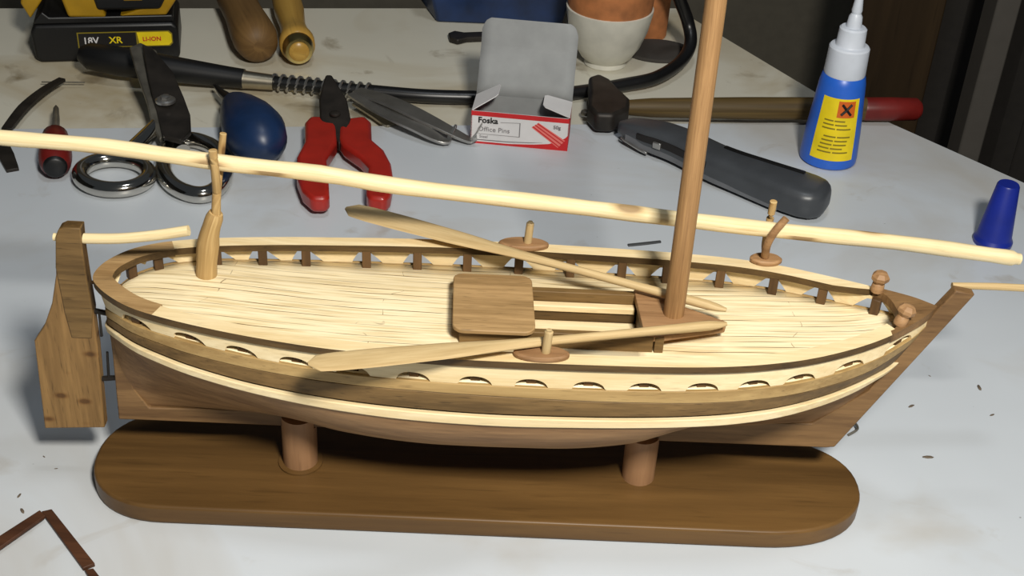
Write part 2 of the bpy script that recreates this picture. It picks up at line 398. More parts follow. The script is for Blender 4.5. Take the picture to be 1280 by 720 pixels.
# ================================================================== THE BOAT
_RW = [(-.22, 0), (-.14, .4), (.05, .8), (.28, 1.12), (.6, 1.48), (1, 1.83), (1.5, 2.17), (2, 2.42), (3, 2.77), (4, 3.04), (6, 3.45), (8, 3.75), (10, 3.96), (12, 4.08), (14, 4.14), (16, 4.15), (18, 4.12), (20, 4.07), (22, 3.98), (24, 3.79), (26, 3.4), (27, 3.09), (28, 2.69), (29, 2.23), (30, 1.68), (31, 1.0), (31.4, .7), (32.11, 0)]
_wh = pchip([(a+.22)/32.33 for a, b in _RW], [b for a, b in _RW])
def Wh(t):
    if t < .0083: return .8*math.sqrt(max(t, 0)/.0083)
    return max(0., _wh(t))
LN = {
 1: ((-.22, 32.11), 1.0, [(0, 9.85), (.01, 9.93), (.03, 9.97), (.05, 9.94), (.08, 9.9), (.12, 9.84), (.2, 9.71), (.3, 9.59), (.4, 9.56), (.5, 9.55), (.6, 9.53), (.7, 9.52), (.8, 9.56), (.88, 9.62), (.93, 9.73), (.97, 9.9), (1, 10.02)]),
 3: ((.11, 31.98), .985, [(0, 8.55), (.01, 8.82), (.03, 9.02), (.06, 9.05), (.12, 8.94), (.2, 8.72), (.3, 8.53), (.4, 8.45), (.5, 8.42), (.6, 8.38), (.7, 8.4), (.8, 8.48), (.88, 8.6), (.93, 8.78), (.97, 9.05), (1, 9.31)]),
 4: ((.10, 31.71), .99, [(0, 8.15), (.01, 8.42), (.03, 8.62), (.06, 8.62), (.12, 8.42), (.2, 8.21), (.3, 8.07), (.4, 8.0), (.5, 7.93), (.6, 7.86), (.7, 7.84), (.8, 7.9), (.88, 7.99), (.93, 8.13), (.97, 8.42), (1, 8.69)]),
 5: ((.08, 31.18), 1.0, [(0, 7.85), (.01, 8.1), (.03, 8.27), (.06, 8.22), (.12, 7.93), (.2, 7.6), (.3, 7.36), (.4, 7.22), (.5, 7.15), (.6, 7.16), (.7, 7.22), (.8, 7.3), (.88, 7.36), (.93, 7.46), (1, 7.58)]),
 6: ((.14, 31.07), 1.0, [(0, 7.4), (.01, 7.68), (.03, 7.86), (.06, 7.8), (.12, 7.5), (.2, 7.17), (.3, 6.88), (.4, 6.7), (.5, 6.64), (.6, 6.68), (.7, 6.75), (.8, 6.81), (.88, 6.9), (.93, 7.03), (.97, 7.17), (1, 7.25)]),
}
ZF = {k: pchip(*zip(*v[2])) for k, v in LN.items()}
def line(k, t):
    (a, b), c, _ = LN[k]; return np.array([a+t*(b-a), Wh(t)*c, ZF[k](t)])
def tval(s): return (s+.22)/32.33
def zdeck(s): return ZF[3](min(max((s-.11)/31.87, 0), 1))-.03
def zrail(s): return ZF[1](min(max(tval(s), 0), 1))
def wrail(s): return Wh(min(max(tval(s), 0), 1))
def tseq(n, a=0., b=1.):
    out = []
    for i in range(n+1):
        q = i/n; t = (1-math.cos(PI*q))/2; t = .55*t+.45*q; t = t if q > 0 else 0
        out.append(a+(b-a)*t)
    if a == 0: out = [0, .0006, .0015, .003, .005, .0075, .011]+[x for x in out if x > .014]
    return out
def nrm2(k, t):
    d = 1e-3; a = line(k, max(t-d, 0)); b = line(k, min(t+d, 1)); v = (b-a)[:2]
    if t < 1e-4: return np.array([-1., 0, 0])
    v /= np.linalg.norm(v); return np.array([-v[1], v[0], 0])      # outward in plan (for +w side)
def side(p, sg): return (p[0], p[1]*sg, p[2])
boat = thing('model_boat', 'wooden model sailing boat with pale planked deck and brown mast on a brown stand', 'model boat', (15.5, 0, KA), 'boat')

def strake(name, ka, kb, mat, out=0., thick=.14, drop=0., sub=1, t1=1.0, n=150, bevel=.03, lbl=None):
    for sg in (1, -1):
        m = MB(); rows = []
        for t in tseq(n, 0, t1):
            a = line(ka, t); b = line(kb, t); na = nrm2(ka, t); nb = nrm2(kb, t)
            a = a+na*out; b = b+nb*out; a[2] -= drop; a[2] -= .015*(ka != 5); 
            ai = a-na*(thick+out); bi = b-nb*(thick+out)
            for p in (a, b, ai, bi): p[1] = max(p[1], 0.)
            rows.append([side(a, sg), side(b, sg), side(bi, sg), side(ai, sg)])
        m.loft(rows); m.build(name, mat, parent=boat, bevel=bevel, label=lbl)
strake('upper_strake', 3, 4, 'tan', .02)
strake('wale', 4, 5, 'walnut', .0)
strake('rubbing_strake', 5, 6, 'pale', .09, drop=.11, bevel=.04, lbl='pale rubbing strake')

# lower hull
_ns = pchip([0, .1, .2, .26, .31, .45, .58, .68, .725, .76, .85, 1], [.85, 1.0, 1.2, 1.38, 1.6, 1.87, 1.87, 1.6, 1.22, 1.0, .86, .8])
def nsec(t): return _ns(t)
def zk(s): return KA+.52+(KB-KA)*s/29.3
for sg in (1, -1):
    m = MB(); rows = []
    for t in tseq(110):
        top = line(6, t); top[1] = max(top[1]-.02, .0); sb = .4+t*(29.0-.4); n = nsec(t); r = []
        for j in range(21):
            ph = j/20*PI/2; cw = max(math.cos(ph), 0)**(2/n); cd = math.sin(ph)**(2/n)
            r.append((top[0]+(sb-top[0])*cd, sg*top[1]*cw, top[2]+.1+(zk(sb)-top[2]-.1)*cd))
        rows.append(r)
    m.grid(rows); m.build('hull_planking', 'hull', parent=boat, smooth=True, angle=50)
# backbone: stem, keel and sternpost
def vplate(pts, w0, w1): 
    m = MB(); m.prism([(s, w0, z) for s, z in pts], [(s, w1, z) for s, z in pts]); return m
vplate([(.10, 9.3), (.12, 8.3), (.12, 6.2), (0, KA), (29.0, KB-.02), (29.35, 3.03), (33.32, 10.77), (32.56, 10.9), (32.0, 9.9), (30.2, 6.0), (28.2, 4.2), (1.3, 3.6), (.75, 4.6), (.75, 9.3)], -.22, .22).build('keel', 'keel', parent=boat, bevel=.05)
# deck with the hatchway left open
H0, H1, HW = 14.3, 20.75, 1.3
ss = sorted(set([.28, .34, .45, .6, .8, 1.1, 1.5, 1.9, 2.4]+[x for x in np.arange(3, 31.6, .45)]+[31.7, H0, H1]))
m = MB(); rows = []
for s in ss:
    t = min(max((s-.11)/31.87, 0), 1); wd = max(Wh(t)-.1, .02); hw = min(HW, .5*wd); z = zdeck(s)
    ws = [-wd, -wd*.5-hw*.5, -hw, -hw*.33, hw*.33, hw, wd*.5+hw*.5, wd]
    rows.append([(s, w, z+.06*(1-(w/wd)**2)) for w in ws])
for i in range(len(ss)-1):
    for j in range(7):
        if 2 <= j <= 4 and ss[i] >= H0-1e-6 and ss[i+1] <= H1+1e-6: continue
        m.add([rows[i][j], rows[i][j+1], rows[i+1][j+1], rows[i+1][j]], [[0, 1, 2, 3]])
o = m.build('deck', 'deck', parent=boat, smooth=True)
sm = o.modifiers.new('thick', 'SOLIDIFY'); sm.thickness = .1*U; sm.offset = -1

# bulwarks with scallops over each frame
NEARP = [(180, 405), (242, 431), (305, 445), (371, 457), (442, 468), (517, 474.5), (594, 478), (664, 483), (736, 487), (806, 489), (878, 489), (942, 485), (998, 476), (1058, 461), (1115, 437)]
NEARS = [float(BZ(x, y, 8.45)[0]) for x, y in NEARP]
FARP = [(175, 343), (208, 333), (277, 331), (332, 330), (385, 329), (459, 331), (522, 333), (584, 335), (648, 338), (712, 341), (776, 345), (832, 351), (898, 355), (963, 363), (1023, 377), (1085, 390)]
FARS = [float(BZ(x, y, 8.42)[0]) for x, y in FARP]
def cut(s, cs, hw=.62, h=.36, straight=False):
    d = min(abs(s-c) for c in cs)/hw
    if d >= 1: return 0.
    if straight: return h*min(1, (1-d)/.62)**.85
    return h*math.sqrt(1-d**2.2)
for sg, cs, hw, h in ((-1, NEARS, .60, .34), (1, FARS, .62, .50)):
    m = MB(); rows = []
    for t in tseq(720):
        a = line(1, t); b = line(3, t); na = nrm2(1, t)
        a = a-na*.12; a[2] -= .28; a[1] = max(a[1], 0); f = cut(b[0], cs, hw, h, sg > 0)/max(a[2]-b[2], .1)
        b2 = b+(a-b)*f; ai = a-na*.13; bi = b2-na*.13
        for p in (ai, bi): p[1] = max(p[1], 0)
        rows.append([side(a, sg), side(b2, sg), side(bi, sg), side(ai, sg)])
    m.loft(rows); m.build('bulwark', 'pale', parent=boat)
    for s in cs:
        w = (wrail(s)-.46)*sg; z0, z1 = zdeck(s)-.02, zrail(s)-.24
        tt = tval(s); n = nrm2(1, tt); ang = math.atan2(-n[0], n[1])*sg
        m = MB(); m.box((s, w, (z0+z1)/2), (.36, .3, z1-z0), rot=ang); m.build('stanchion', 'frame', parent=boat, bevel=.03)

# cap rail: brown round the stern, pale along the sides, brown edge
def rail(name, pts, mats, width=.62, th=.29, outset=0., label=None, tip=False):
    """pts: list of (t, sign) along the outline"""
    m = MB(); rows = []; N = len(pts)
    for i, (t, sg) in enumerate(pts):
        a = line(1, t); n = nrm2(1, t); wd = width
        if tip: 
            e = min(i, N-1-i) if tip == 'both' else N-1-i
            wd = width*min(1, math.sqrt(max(0.02, e/6)))
        if t < .001: n = np.array([-1., 0, 0])
        b = a-n*wd; b[1] = max(b[1], 0.02 if t < .03 else 0)
        if t < .001: b = a+np.array([wd, 0, 0]); b[1] = 0
        rows.append([side(a+n*outset, sg), side(b, sg), side(b-np.array([0, 0, th]), sg), side(a+n*outset-np.array([0, 0, th]), sg)])
    n = len(rows); vs = [p for r in rows for p in r]; fs = []; mi = []
    for i in range(n-1):
        for j in range(4):
            fs.append([i*4+j, i*4+(j+1) % 4, (i+1)*4+(j+1) % 4, (i+1)*4+j]); mi.append(0 if j == 0 else 1)
    fs += [[0, 1, 2, 3], [4*(n-1)+j for j in range(4)]]; mi += [0, 0]
    m.add(vs, fs, None, mi); return m.build(name, mats, parent=boat, label=label)
tn = tval(float(BZ(190, 392, 9.9)[0])); tf = tval(float(BZ(215, 301.5, 9.9)[0]))
q = [t for t in tseq(90) if 0 < t < tn]+[tn]; q2 = [t for t in tseq(90) if 0 < t < tf]+[tf]
rail('stern_rail', [(t, -1) for t in q[::-1]]+[(0, 1)]+[(t, 1) for t in q2], ['rail_brown', 'edge'], width=.72, label='brown stern rail')
te_f, te_n = tval(30.25), tval(30.3)
def trange(a, b, n=110): return [a+(b-a)*i/n for i in range(n+1)]
rail('cap_rail', [(t, -1) for t in trange(tn, te_n)], ['pale', 'edge'], label='pale cap rail with brown edge')
rail('cap_rail', [(t, 1) for t in trange(tf, te_f)], ['pale', 'edge'], tip='end', label='pale cap rail with brown edge')
# small point of the sternpost head showing past the rail
m = MB(); m.prism([(.1, -.2, 9.3), (-.36, 0, 9.38), (.1, .2, 9.3)], [(.1, -.2, 9.56), (-.38, 0, 9.5), (.1, .2, 9.56)]); m.build('sternpost_head', 'keel', parent=boat)
# breasthook filling the bow
m = MB(); tb_ = [tval(30.0)+(1-tval(30.0))*i/24 for i in range(25)]
ring = [(line(1, t)[0], line(1, t)[1]) for t in tb_]
outl = [(s, w) for s, w in ring]+[(s, -w) for s, w in ring[::-1][1:]]
s0_ = ring[0][0]; w0_ = ring[0][1]
arc = [(s0_+.55*math.cos(a), w0_*.8*math.sin(a)) for a in [-PI/2+PI*i/12 for i in range(13)]]
outl = outl+arc
zz = lambda s: zrail(s)
m.prism([(s, w, zz(s)-.34) for s, w in outl], [(s, w, zz(s)+.015) for s, w in outl]); m.build('breasthook', ['keel'], parent=boat)
# bollards at the bow
def bollard(s, w, z0, ax_):
    m = MB(); m.lathe([(.25, 0), (.27, .08), (.24, .36), (.2, .4)], (s, w, z0), 12, axis=ax_); o = m.build('bollard', 'pad', parent=boat, smooth=True)
    m = MB(); m.lathe([(.2, .38), (.35, .56), (.36, .7), (.24, .86), (.05, .9)], (s, w, z0), 7, axis=ax_); m.build('bollard_head', 'pad', parent=o)
kb1 = BC(1096, 359, 1.45); kb2 = BZ(1119, 405, 8.85)
bollard(30.1, 1.36, zrail(30.1)-.02, (.05, 0, 1)); bollard(30.42, -1.0, zrail(30.4)-.02, (.28, .1, 1))
# stem side face piece (lighter chamfer on its head)
# hatch coaming, well and cover
zc0 = zdeck(18)-.03; zc1 = 9.1
CW = 1.58
def cb(name, s0, s1, w0, w1, z0, z1, mat, parent=boat, bev=.03):
    m = MB(); m.box(((s0+s1)/2, (w0+w1)/2, (z0+z1)/2), (s1-s0, w1-w0, z1-z0)); return m.build(name, mat, parent=parent, bevel=bev)
cb('coaming', 13.75, 21.1, -CW, -CW+.28, zc0, zc1, 'walnut')
cb('coaming', 13.75, 21.1, CW-.32, CW, zc0-.35, zc1, 'walnut')
cb('coaming', 13.75, 14.05, -CW+.28, CW-.32, zc0-.35, zc1, 'walnut')
cb('coaming', 21.15, 21.5, -CW-.02, CW, zc0, zc1, 'walnut')
cb('well_side', 14.1, 20.65, 1.0, 1.22, 7.6, 8.40, 'edge')
cb('well_side', 14.1, 20.9, -1.42, -1.3, 7.25, zc0+.2, 'edge')
cb('well_side', 20.7, 20.85, -1.3, 1.0, 7.2, zc1-.1, 'edge')
cb('well_beam', 14.2, 20.6, .88, 1.22, 8.42, 8.68, 'pale')
cb('well_floor', 14.1, 20.7, -1.3, .98, 7.85, 7.95, 'pale')
# cover
cv = [BZ(*p, zc1+.2) for p in [(575, 345), (640, 340), (667, 355), (668, 410), (655, 416), (580, 416), (568, 370)]]
def rrect(s0, s1, w0, w1, r, skew=0, n=6):
    o = []
    for cx, cy, a0 in ((s1-r, w1-r, 0), (s0+r, w1-r, 90), (s0+r, w0+r, 180), (s1-r, w0+r, 270)):
        for i in range(n+1):
            a = rad(a0+90*i/n); x = cx+r*math.cos(a); y = cy+r*math.sin(a); o.append((x+skew*(y-w0), y))
    return o
m = MB(); oc = rrect(13.5, 16.62, -1.88, 2.1, .45, -.03)
m.prism([(s, w, zc1) for s, w in oc], [(s, w, zc1+.17+.08*(1-(w/2.1)**2)) for s, w in oc]); m.build('hatch_cover', 'cover', parent=boat, bevel=.04)
# mast partner: wedge shaped plate the mast steps through
pl = [(20.55, CW), (20.75, -CW+.05), (21.3, -CW), (23.9, -.75), (24.0, -.4), (22.5, .5), (21.7, CW)]
m = MB(); m.prism([(s, w, zc1-.22) for s, w in pl], [(s, w, zc1+.07) for s, w in pl]); m.build('mast_partner', 'pad', parent=boat, bevel=.04)
# mast
p0 = BC(842, 392); p1 = BC(895, 0)
dm = (p1-p0)/np.linalg.norm(p1-p0); L = np.linalg.norm(p1-p0)
path = [p0+dm*x for x in np.linspace(-.35, L+5.5, 30)]
m = MB(); m.tube(path, list(np.linspace(.405, .36, 30)), 24, up=(0, 1, 0)); m.build('mast', 'mast', parent=boat, smooth=True)
# rowing pads with thole pins
for nm, x, y, w, lbl in (('thole_pad', 655, 302, 3.88, 0), ('thole_pad', 677, 439, -3.72, 0)):
    s = float(BC(x, y, w)[0]); z = zrail(s)
    m = MB(); ring = lambda k, z: [(s+1.02*k*math.cos(a), w+.43*k*math.sin(a), z) for a in [2*PI*i/32 for i in range(32)]]
    m.loft([ring(.93, z), ring(1, z+.05), ring(1, z+.16), ring(.9, z+.22)]); pad = m.build(nm, 'pad', parent=boat, smooth=True)
    m = MB(); b = np.array([s+.15, w, z+.15]); m.tube([b, b+np.array([.03, 0, .5]), b+np.array([.06, 0, .95]), b+np.array([.06, 0, 1.03])], [.17, .165, .16, .1], 14)
    m.build('thole_pin', 'oar', parent=pad, smooth=True)
# forked crutches that carry the yard
f1 = BZ(258, 345, zdeck(4)); sp = []
w1 = float(f1[1])
A = f1; n_ = 12
P = [BC(258, 345, w1), BC(259, 318, w1), BC(262, 292, w1), BC(270, 266, w1)]
P[0][2] = zdeck(4)-.02
m = MB(); m.tube(smooth_path(P, 6), list(np.interp(np.linspace(0, 1, 19), [0, .08, .2, .38, .5, .64, .78, .88, 1], [.40, .42, .40, .43, .44, .39, .35, .35, .27])), 18); cr = m.build('crutch', 'twig', parent=boat, smooth=True, label='knotty branch crutch by the stern')
m = MB(); m.tube(smooth_path([BC(270, 270, w1), BC(271, 240, w1), BC(275, 205, w1+.5), BC(279, 167, w1+.55)], 5), list(np.linspace(.19, .13, 16)), 12); m.build('prong', 'twig', parent=cr, smooth=True)
m = MB(); m.tube(smooth_path([BC(271, 238, w1-.05), BC(269, 215, w1-.46), BC(266, 188, w1-.5)], 5), list(np.linspace(.17, .16, 11)), 12); m.build('prong', 'twig', parent=cr, smooth=True)
f2 = BZ(957, 326, zrail(26)+.05); w2 = float(f2[1]); sx = float(f2[0])
m = MB(); ring = lambda k, z: [(sx+.66*k*math.cos(a), w2+.42*k*math.sin(a), z) for a in [2*PI*i/28 for i in range(28)]]
zz_ = zrail(sx); m.loft([ring(.9, zz_), ring(1, zz_+.06), ring(1, zz_+.16), ring(.86, zz_+.23)]); cr2 = m.build('crutch_pad', 'pad', parent=boat, smooth=True)
m = MB(); m.tube(smooth_path([BC(956, 322, w2), BC(959, 306, w2-.50), BC(969, 289, w2-.64), BC(983, 273, w2-.62)], 5), list(np.linspace(.17, .15, 16)), 12); m.build('prong', 'pad', parent=cr2, smooth=True)
m = MB(); m.tube(smooth_path([BC(957, 315, w2), BC(957, 303, w2+.42), BC(963, 272, w2+.58), BC(967, 252, w2+.5)], 5), list(np.linspace(.16, .15, 16)), 12); m.build('prong', 'twig', parent=cr2, smooth=True)
# rudder on its pintles
rd = [(75, 283), (82, 280), (103, 281), (105, 305), (111, 345), (118, 385), (124, 430), (133, 530), (58, 531), (45, 422), (58, 402), (67, 375), (72, 340), (72, 292)]
R = [BC(x, y) for x, y in rd]
rud = vplate([(p[0], p[2]) for p in R], -.24, .24).build('rudder', 'rudder', parent=boat, bevel=.05)
st = [(75, 283), (82, 280), (103, 281), (105, 305), (111, 345), (118, 385), (117, 418), (92, 417), (83, 385), (76, 350), (72, 330), (72, 292)]
R = [BC(x, y) for x, y in st]; vplate([(p[0], p[2]) for p in R], -.29, .29).build('rudder_stock', 'walnut', parent=rud, bevel=.04)
tl = [BC(x, y) for x, y in [(67, 296), (80, 297), (105, 298), (150, 298), (195, 294), (236, 288)]]
m = MB(); m.tube(smooth_path(tl, 4), list(np.linspace(.15, .15, 3))+list(np.linspace(.2, .2, 18)), 12); m.build('tiller', 'pale_uv', parent=rud, smooth=True)
for (a, b, c, d_) in (((117, 388), (136, 392), (124, 392), (127, 420)), ((128, 473), (147, 472), (134, 440), (136, 474))):
    m = MB(); m.tube([BC(*a), BC(*b)], .11, 8); h = m.build('pintle', 'iron', parent=boat, smooth=True)
    m = MB(); m.tube([BC(*c), BC(*d_)], [.05, .06], 8); m.build('pintle_pin', 'iron', parent=h, smooth=True)
# bowsprit spar starting behind the stem head
a = BC(1190, 357, .42); b = BC(1298, 361, .55)
m = MB(); m.tube([a, (a+b)/2+np.array([0, 0, .03]), b], [.13, .15, .15], 10); m.build('bowsprit', 'oar', parent=boat, smooth=True)

# ---- display stand
base_z = .9
Pl = []
c0 = np.array([-1.2, .05]); c1 = np.array([30.8, -.05])
ax = c1-c0; LN_ = np.linalg.norm(ax); ax /= LN_; ay = np.array([-ax[1], ax[0]]); HWD = 3.12
n = 26; out2 = []
for k in range(2):
    for i in range(n+1):
        ER = 4.6 if k == 0 else 3.4; a = -PI/2+PI*i/n if k == 0 else PI/2+PI*i/n
        cx = (LN_-ER) if k == 0 else ER
        ca, sa = math.cos(a), math.sin(a)
        ca = math.copysign(abs(ca)**.9, ca); sa = math.copysign(abs(sa)**.9, sa)
        p = c0+ax*(cx+ER*ca)+ay*(HWD*sa); out2.append(p)
stand = thing('display_stand', 'dark brown round-ended plank stand with two dowel posts under the boat', 'stand', (15, 0, 0), 'boat')
m = MB(); m.prism([(p[0], p[1], 0) for p in out2], [(p[0], p[1], base_z) for p in out2]); m.build('base_plank', 'plate', parent=stand, bevel=.12, bseg=3)
for x, y, r in ((376, 577, .72), (797, 592, .69)):
    p = BZ(x, y, base_z); m = MB(); tz = KA-.01
    m.lathe([(r, 0), (r, tz-base_z)], (p[0], 0, base_z), 28); po = m.build('post', 'post', parent=stand, smooth=True)
    ch = MB()
    for sg in (1, -1):
        a0 = math.asin(.29/r); arc_ = [(p[0]+r*math.cos(a), sg*r*math.sin(a)) for a in [a0+(PI-2*a0)*i/14 for i in range(15)]]
        ch.prism([(q0, q1_, tz) for q0, q1_ in arc_], [(q0, q1_, 3.45 if x < 500 else 3.15) for q0, q1_ in arc_])
    ch.build('post_cheek', 'post', parent=po)
    if x < 500:
        m = MB(); m.lathe([(r+.2, 0), (r+.2, .09), (r+.04, .12)], (p[0], 0, base_z), 28); m.build('collar', 'plate', parent=po, smooth=True)

# ---- yard resting in the two crutches
fw1 = wor(*f1); fw2 = wor(float(f2[0]), w2, 9.6)
dd = fw2-fw1; dd[2] = 0; nn = np.array([-dd[1], dd[0], 0])/np.linalg.norm(dd)
ys = [onplane(x, y, fw1, nn) for x, y in [(-40, 165.5), (0, 172), (130, 183), (273, 203), (400, 217), (500, 233), (700, 256), (825, 271), (972, 288), (1120, 303), (1240, 319), (1274, 324)]]
m = MB(); yl = [loc(p) for p in ys]; sp_ = smooth_path(yl, 4); nR = len(sp_)
m.tube(sp_, [(.27+.05*min(1, i/(nR*.35)))*(1 if i < nR-2 else .8)+.012*math.sin(i*1.7) for i in range(nR)], 16)
m.build('yard_pole', 'pale_uv', top=T('long pale peeled stick lying in the two forked crutches above the boat', 'pole', yl[5], 'boat'), smooth=True)

# ---- oars
def oar(label, rail_p, end_p, tip_x, blade_side, z_r, z_e, bl=.34):
    a = BZ(*rail_p, z_r); b = BZ(*end_p, z_e); d = (b-a); d /= np.linalg.norm(d)
    # walk outboard until the tip column is reached
    t = 0
    def px(P):
        q = wor(*P)-CAM.C; return 640+F_PX*(q@CAM.rt)/(q@CAM.fw)
    while px(a-d*t) > tip_x and t < 40: t += .05
    tip = a-d*t; Ltot = np.linalg.norm(b-tip)
    side_ = np.cross(d, (0, 0, 1)); side_ /= np.linalg.norm(side_); up = np.cross(side_, d)
    rings = []; N = 44; n = 16
    for i in range(N+1):
        u = i/N; p = tip+(b-tip)*u
        wd = np.interp(u, [0, .004, .02, .06, .15, .3, .45, .58, .8, .93, .95, .985, 1], [.08, .27, .41, .47, .48, .42, .27, .19, .18, .2, .2, .18, .08])*np.interp(u, [0, .35, .55, 1], [bl/.34, bl/.34, 1, 1])
        th = np.interp(u, [0, .02, .3, .5, .8, .95, 1], [.04, .055, .08, .15, .17, .2, .08])
        rings.append([p+side_*math.cos(x)*wd+up*math.sin(x)*th for x in [2*PI*k/n for k in range(n)]])
    m = MB(); m.loft(rings)
    return m.build('oar', 'oar', top=T(label, 'oar', (a+b)/2, 'boat', 'oars laid across the boat'), smooth=True, angle=70)
oar('wooden oar crossing the far rail, its blade reaching out toward the red pliers', (628, 312.5), (908, 387.5), 433, 1, 9.86, 9.42, .43)
oar('wooden oar crossing the near rail, its blade hanging over the near side of the boat', (600, 434.5), (908, 405), 386, -1, 10.06, 9.55, .40)

# ================================================================== ON THE BENCH
def pxprism(pts, zf, th):
    """outline seen in the photo, given heights of its middle plane, thickness th"""
    bot, top = [], []; th = th*RS
    for x, y in pts:
        z = zf(x, y) if callable(zf) else zf
        p = G(x, y, z); bot.append(p-np.array([0, 0, th/2])); top.append(p+np.array([0, 0, th/2]))
    m = MB(); m.prism(bot, top); return m

RS = .945
# glue bottle
bc = G(1034, 198); bx, by = bc[0], bc[1]
bt = thing('glue_bottle', 'blue glue bottle with white nozzle cap and yellow hazard label', 'bottle', (bx, by, 0))
m = MB(); m.lathe([(1.7, 0), (1.86, .12), (1.88, .5), (1.78, 2.2), (1.62, 4), (1.48, 5.6), (1.36, 6.1), (1.1, 6.35)], (bx, by, 0), 40); m.build('body', 'blue', parent=bt, smooth=True)
m = MB(); m.lathe([(1.3, 6.15), (1.33, 6.3), (1.28, 7.95), (1.2, 8.05), (.95, 8.1), (.9, 8.2), (.86, 9.2), (.75, 9.3)], (bx, by, 0), 36); cp = m.build('cap', 'white', parent=bt, smooth=True, angle=30)
m = MB(); m.lathe([(.5, 9.25), (.42, 10), (.3, 10.2), (.34, 10.4), (.2, 11.6), (.12, 12.6), (.1, 12.8)], (bx, by, 0), 20); m.build('nozzle', 'white', parent=bt, smooth=True)
va = math.atan2(-by, -bx)
def brad(h): return RS*np.interp(h/RS, [.5, 2.2, 4, 5.6], [1.88, 1.78, 1.62, 1.48])
def bpatch(a0, a1, h0, h1, lift, na=12, nh=6):
    m = MB(); m.grid([[(bx+(brad(h)+lift)*math.cos(va+a), by+(brad(h)+lift)*math.sin(va+a), h) for a in np.linspace(a0, a1, na)] for h in np.linspace(h0*RS, h1*RS, nh)]); return m
lb = bpatch(rad(-38), rad(54), .75, 5.0, .015).build('label', 'yellow', parent=bt, smooth=True)
bpatch(rad(2), rad(43), 3.75, 4.85, .025).build('hazard_square', 'orange', parent=lb, smooth=True)
def bp(a, h, l):
    h = h*RS; return np.array([bx+(brad(h)+l)*math.cos(va+a), by+(brad(h)+l)*math.sin(va+a), h])
m = MB()
for s_ in (1, -1):
    m.tube([bp(rad(22)+s_*rad(-11), 3.95, .03), bp(rad(22), 4.3, .035), bp(rad(22)+s_*rad(11), 4.65, .03)], .09, 6)
m.build('hazard_cross', 'ink', parent=lb)
m = MB(); random.seed(8)
for i in range(9):
    h = 3.45-i*.27; 
    if i in (3,): continue
    a0, a1 = rad(-22+random.uniform(-3, 5)), rad(44-random.uniform(0, 22))
    for (p, q_) in ((a0, a0+(a1-a0)*.45), (a0+(a1-a0)*.5, a1)):
        g = MB(); g.grid([[(bx+(brad(hh)+.022)*math.cos(va+a), by+(brad(hh)+.022)*math.sin(va+a), hh) for a in np.linspace(p, q_, 5)] for hh in (h*RS, (h+.1)*RS)]); m.add(g.v, g.f)
m.build('small_print', 'olive', parent=lb)

RS = 1.0
# blue cone cap at the right edge
c = G(1240, 303); m = MB(); m.lathe([(1.08, 0), (1.1, .25), (1.0, .45), (.98, .5), (.62, 3.7), (.56, 3.8)], (c[0], c[1], 0), 30)
m.build('bottle_cap', 'bluecap', top=T('tall dark blue tapered cap standing at the right edge, behind the yard tip', 'cap', (c[0], c[1], 0)), smooth=True, angle=30)

RS = .9
# utility knife
kn = thing('utility_knife', 'dark grey utility knife lying behind the mast', 'knife', G(890, 215))
pth = [(774, 158), (800, 164), (850, 181), (900, 205), (950, 224), (1000, 242), (1022, 249), (1036, 253)]
kp = smooth_path([G(x, y, 1.0) for x, y in pth], 12); _l = np.concatenate([[0], np.cumsum([np.linalg.norm(b-a) for a, b in zip(kp, kp[1:])])]); K = 60
_us = [1-(1-i/(K-1))**1.6 if i/(K-1) > .5 else i/(K-1)*1.34 for i in range(K)]; _us = sorted(_us); kp = [np.array([np.interp(u*_l[-1], _l, [p[c_] for p in kp]) for c_ in range(3)]) for u in _us]
rings = []
kwid = lambda u: RS*np.interp(u, [0, .04, .15, .4, .6, .85, .92, .955, .98, .993, 1], [.4, .9, 1.35, 1.4, 1.5, 1.85, 1.8, 1.6, 1.25, .85, .3])
khei = lambda u: RS*np.interp(u, [0, .05, .2, .5, .9, .955, .98, .993, 1], [.35, .65, .95, 1.0, 1.1, 1.05, .9, .65, .25])
KS = []
for i, p in enumerate(kp):
    u = _us[i]; d = kp[min(i+1, K-1)]-kp[max(i-1, 0)]; d /= np.linalg.norm(d); sd = np.array([d[1], -d[0], 0]); KS.append((p, d, sd))
    r = []
    for k in range(20):
        a = 2*PI*k/20; ca, sa = math.cos(a), math.sin(a); e = .62
        r.append(p+sd*math.copysign(abs(ca)**e, ca)*kwid(u)+np.array([0, 0, 1])*math.copysign(abs(sa)**e, sa)*khei(u))
    rings.append(r)
m = MB(); m.loft(rings); m.build('body', 'knife', parent=kn, smooth=True, angle=60)
def kstrip(name, u0, u1, sfr, z0, z1, out_, mat):
    m = MB(); rows = []
    for i in range(K):
        u = _us[i]
        if u < u0 or u > u1: continue
        p, d, sd = KS[i]; w = kwid(u); h = khei(u)
        a = p+sd*w*sfr; rows.append([a+np.array([0, 0, z0*h]), a+np.array([0, 0, z1*h]), a+sd*out_+np.array([0, 0, z1*h]), a+sd*out_+np.array([0, 0, z0*h])])
    m.loft(rows); return m.build(name, mat, parent=kn, bevel=.04)
kstrip('blade_channel', .1, .52, .86, .0, .55, .2, 'ink')
kstrip('lower_shell', .03, .84, .9, -.75, -.05, .1, 'knife2')
kstrip('blade_edge', .02, .2, .92, -.9, -.7, .22, 'steel')
p, d, sd = KS[int(K*.17)]; m = MB(); m.obb(p+sd*1.12-np.array([0, 0, .1])-d*.25, d*.55, sd*.28, (0, 0, .42)); m.build('slider', 'steel', parent=kn, bevel=.05)
m = MB(); rows = []
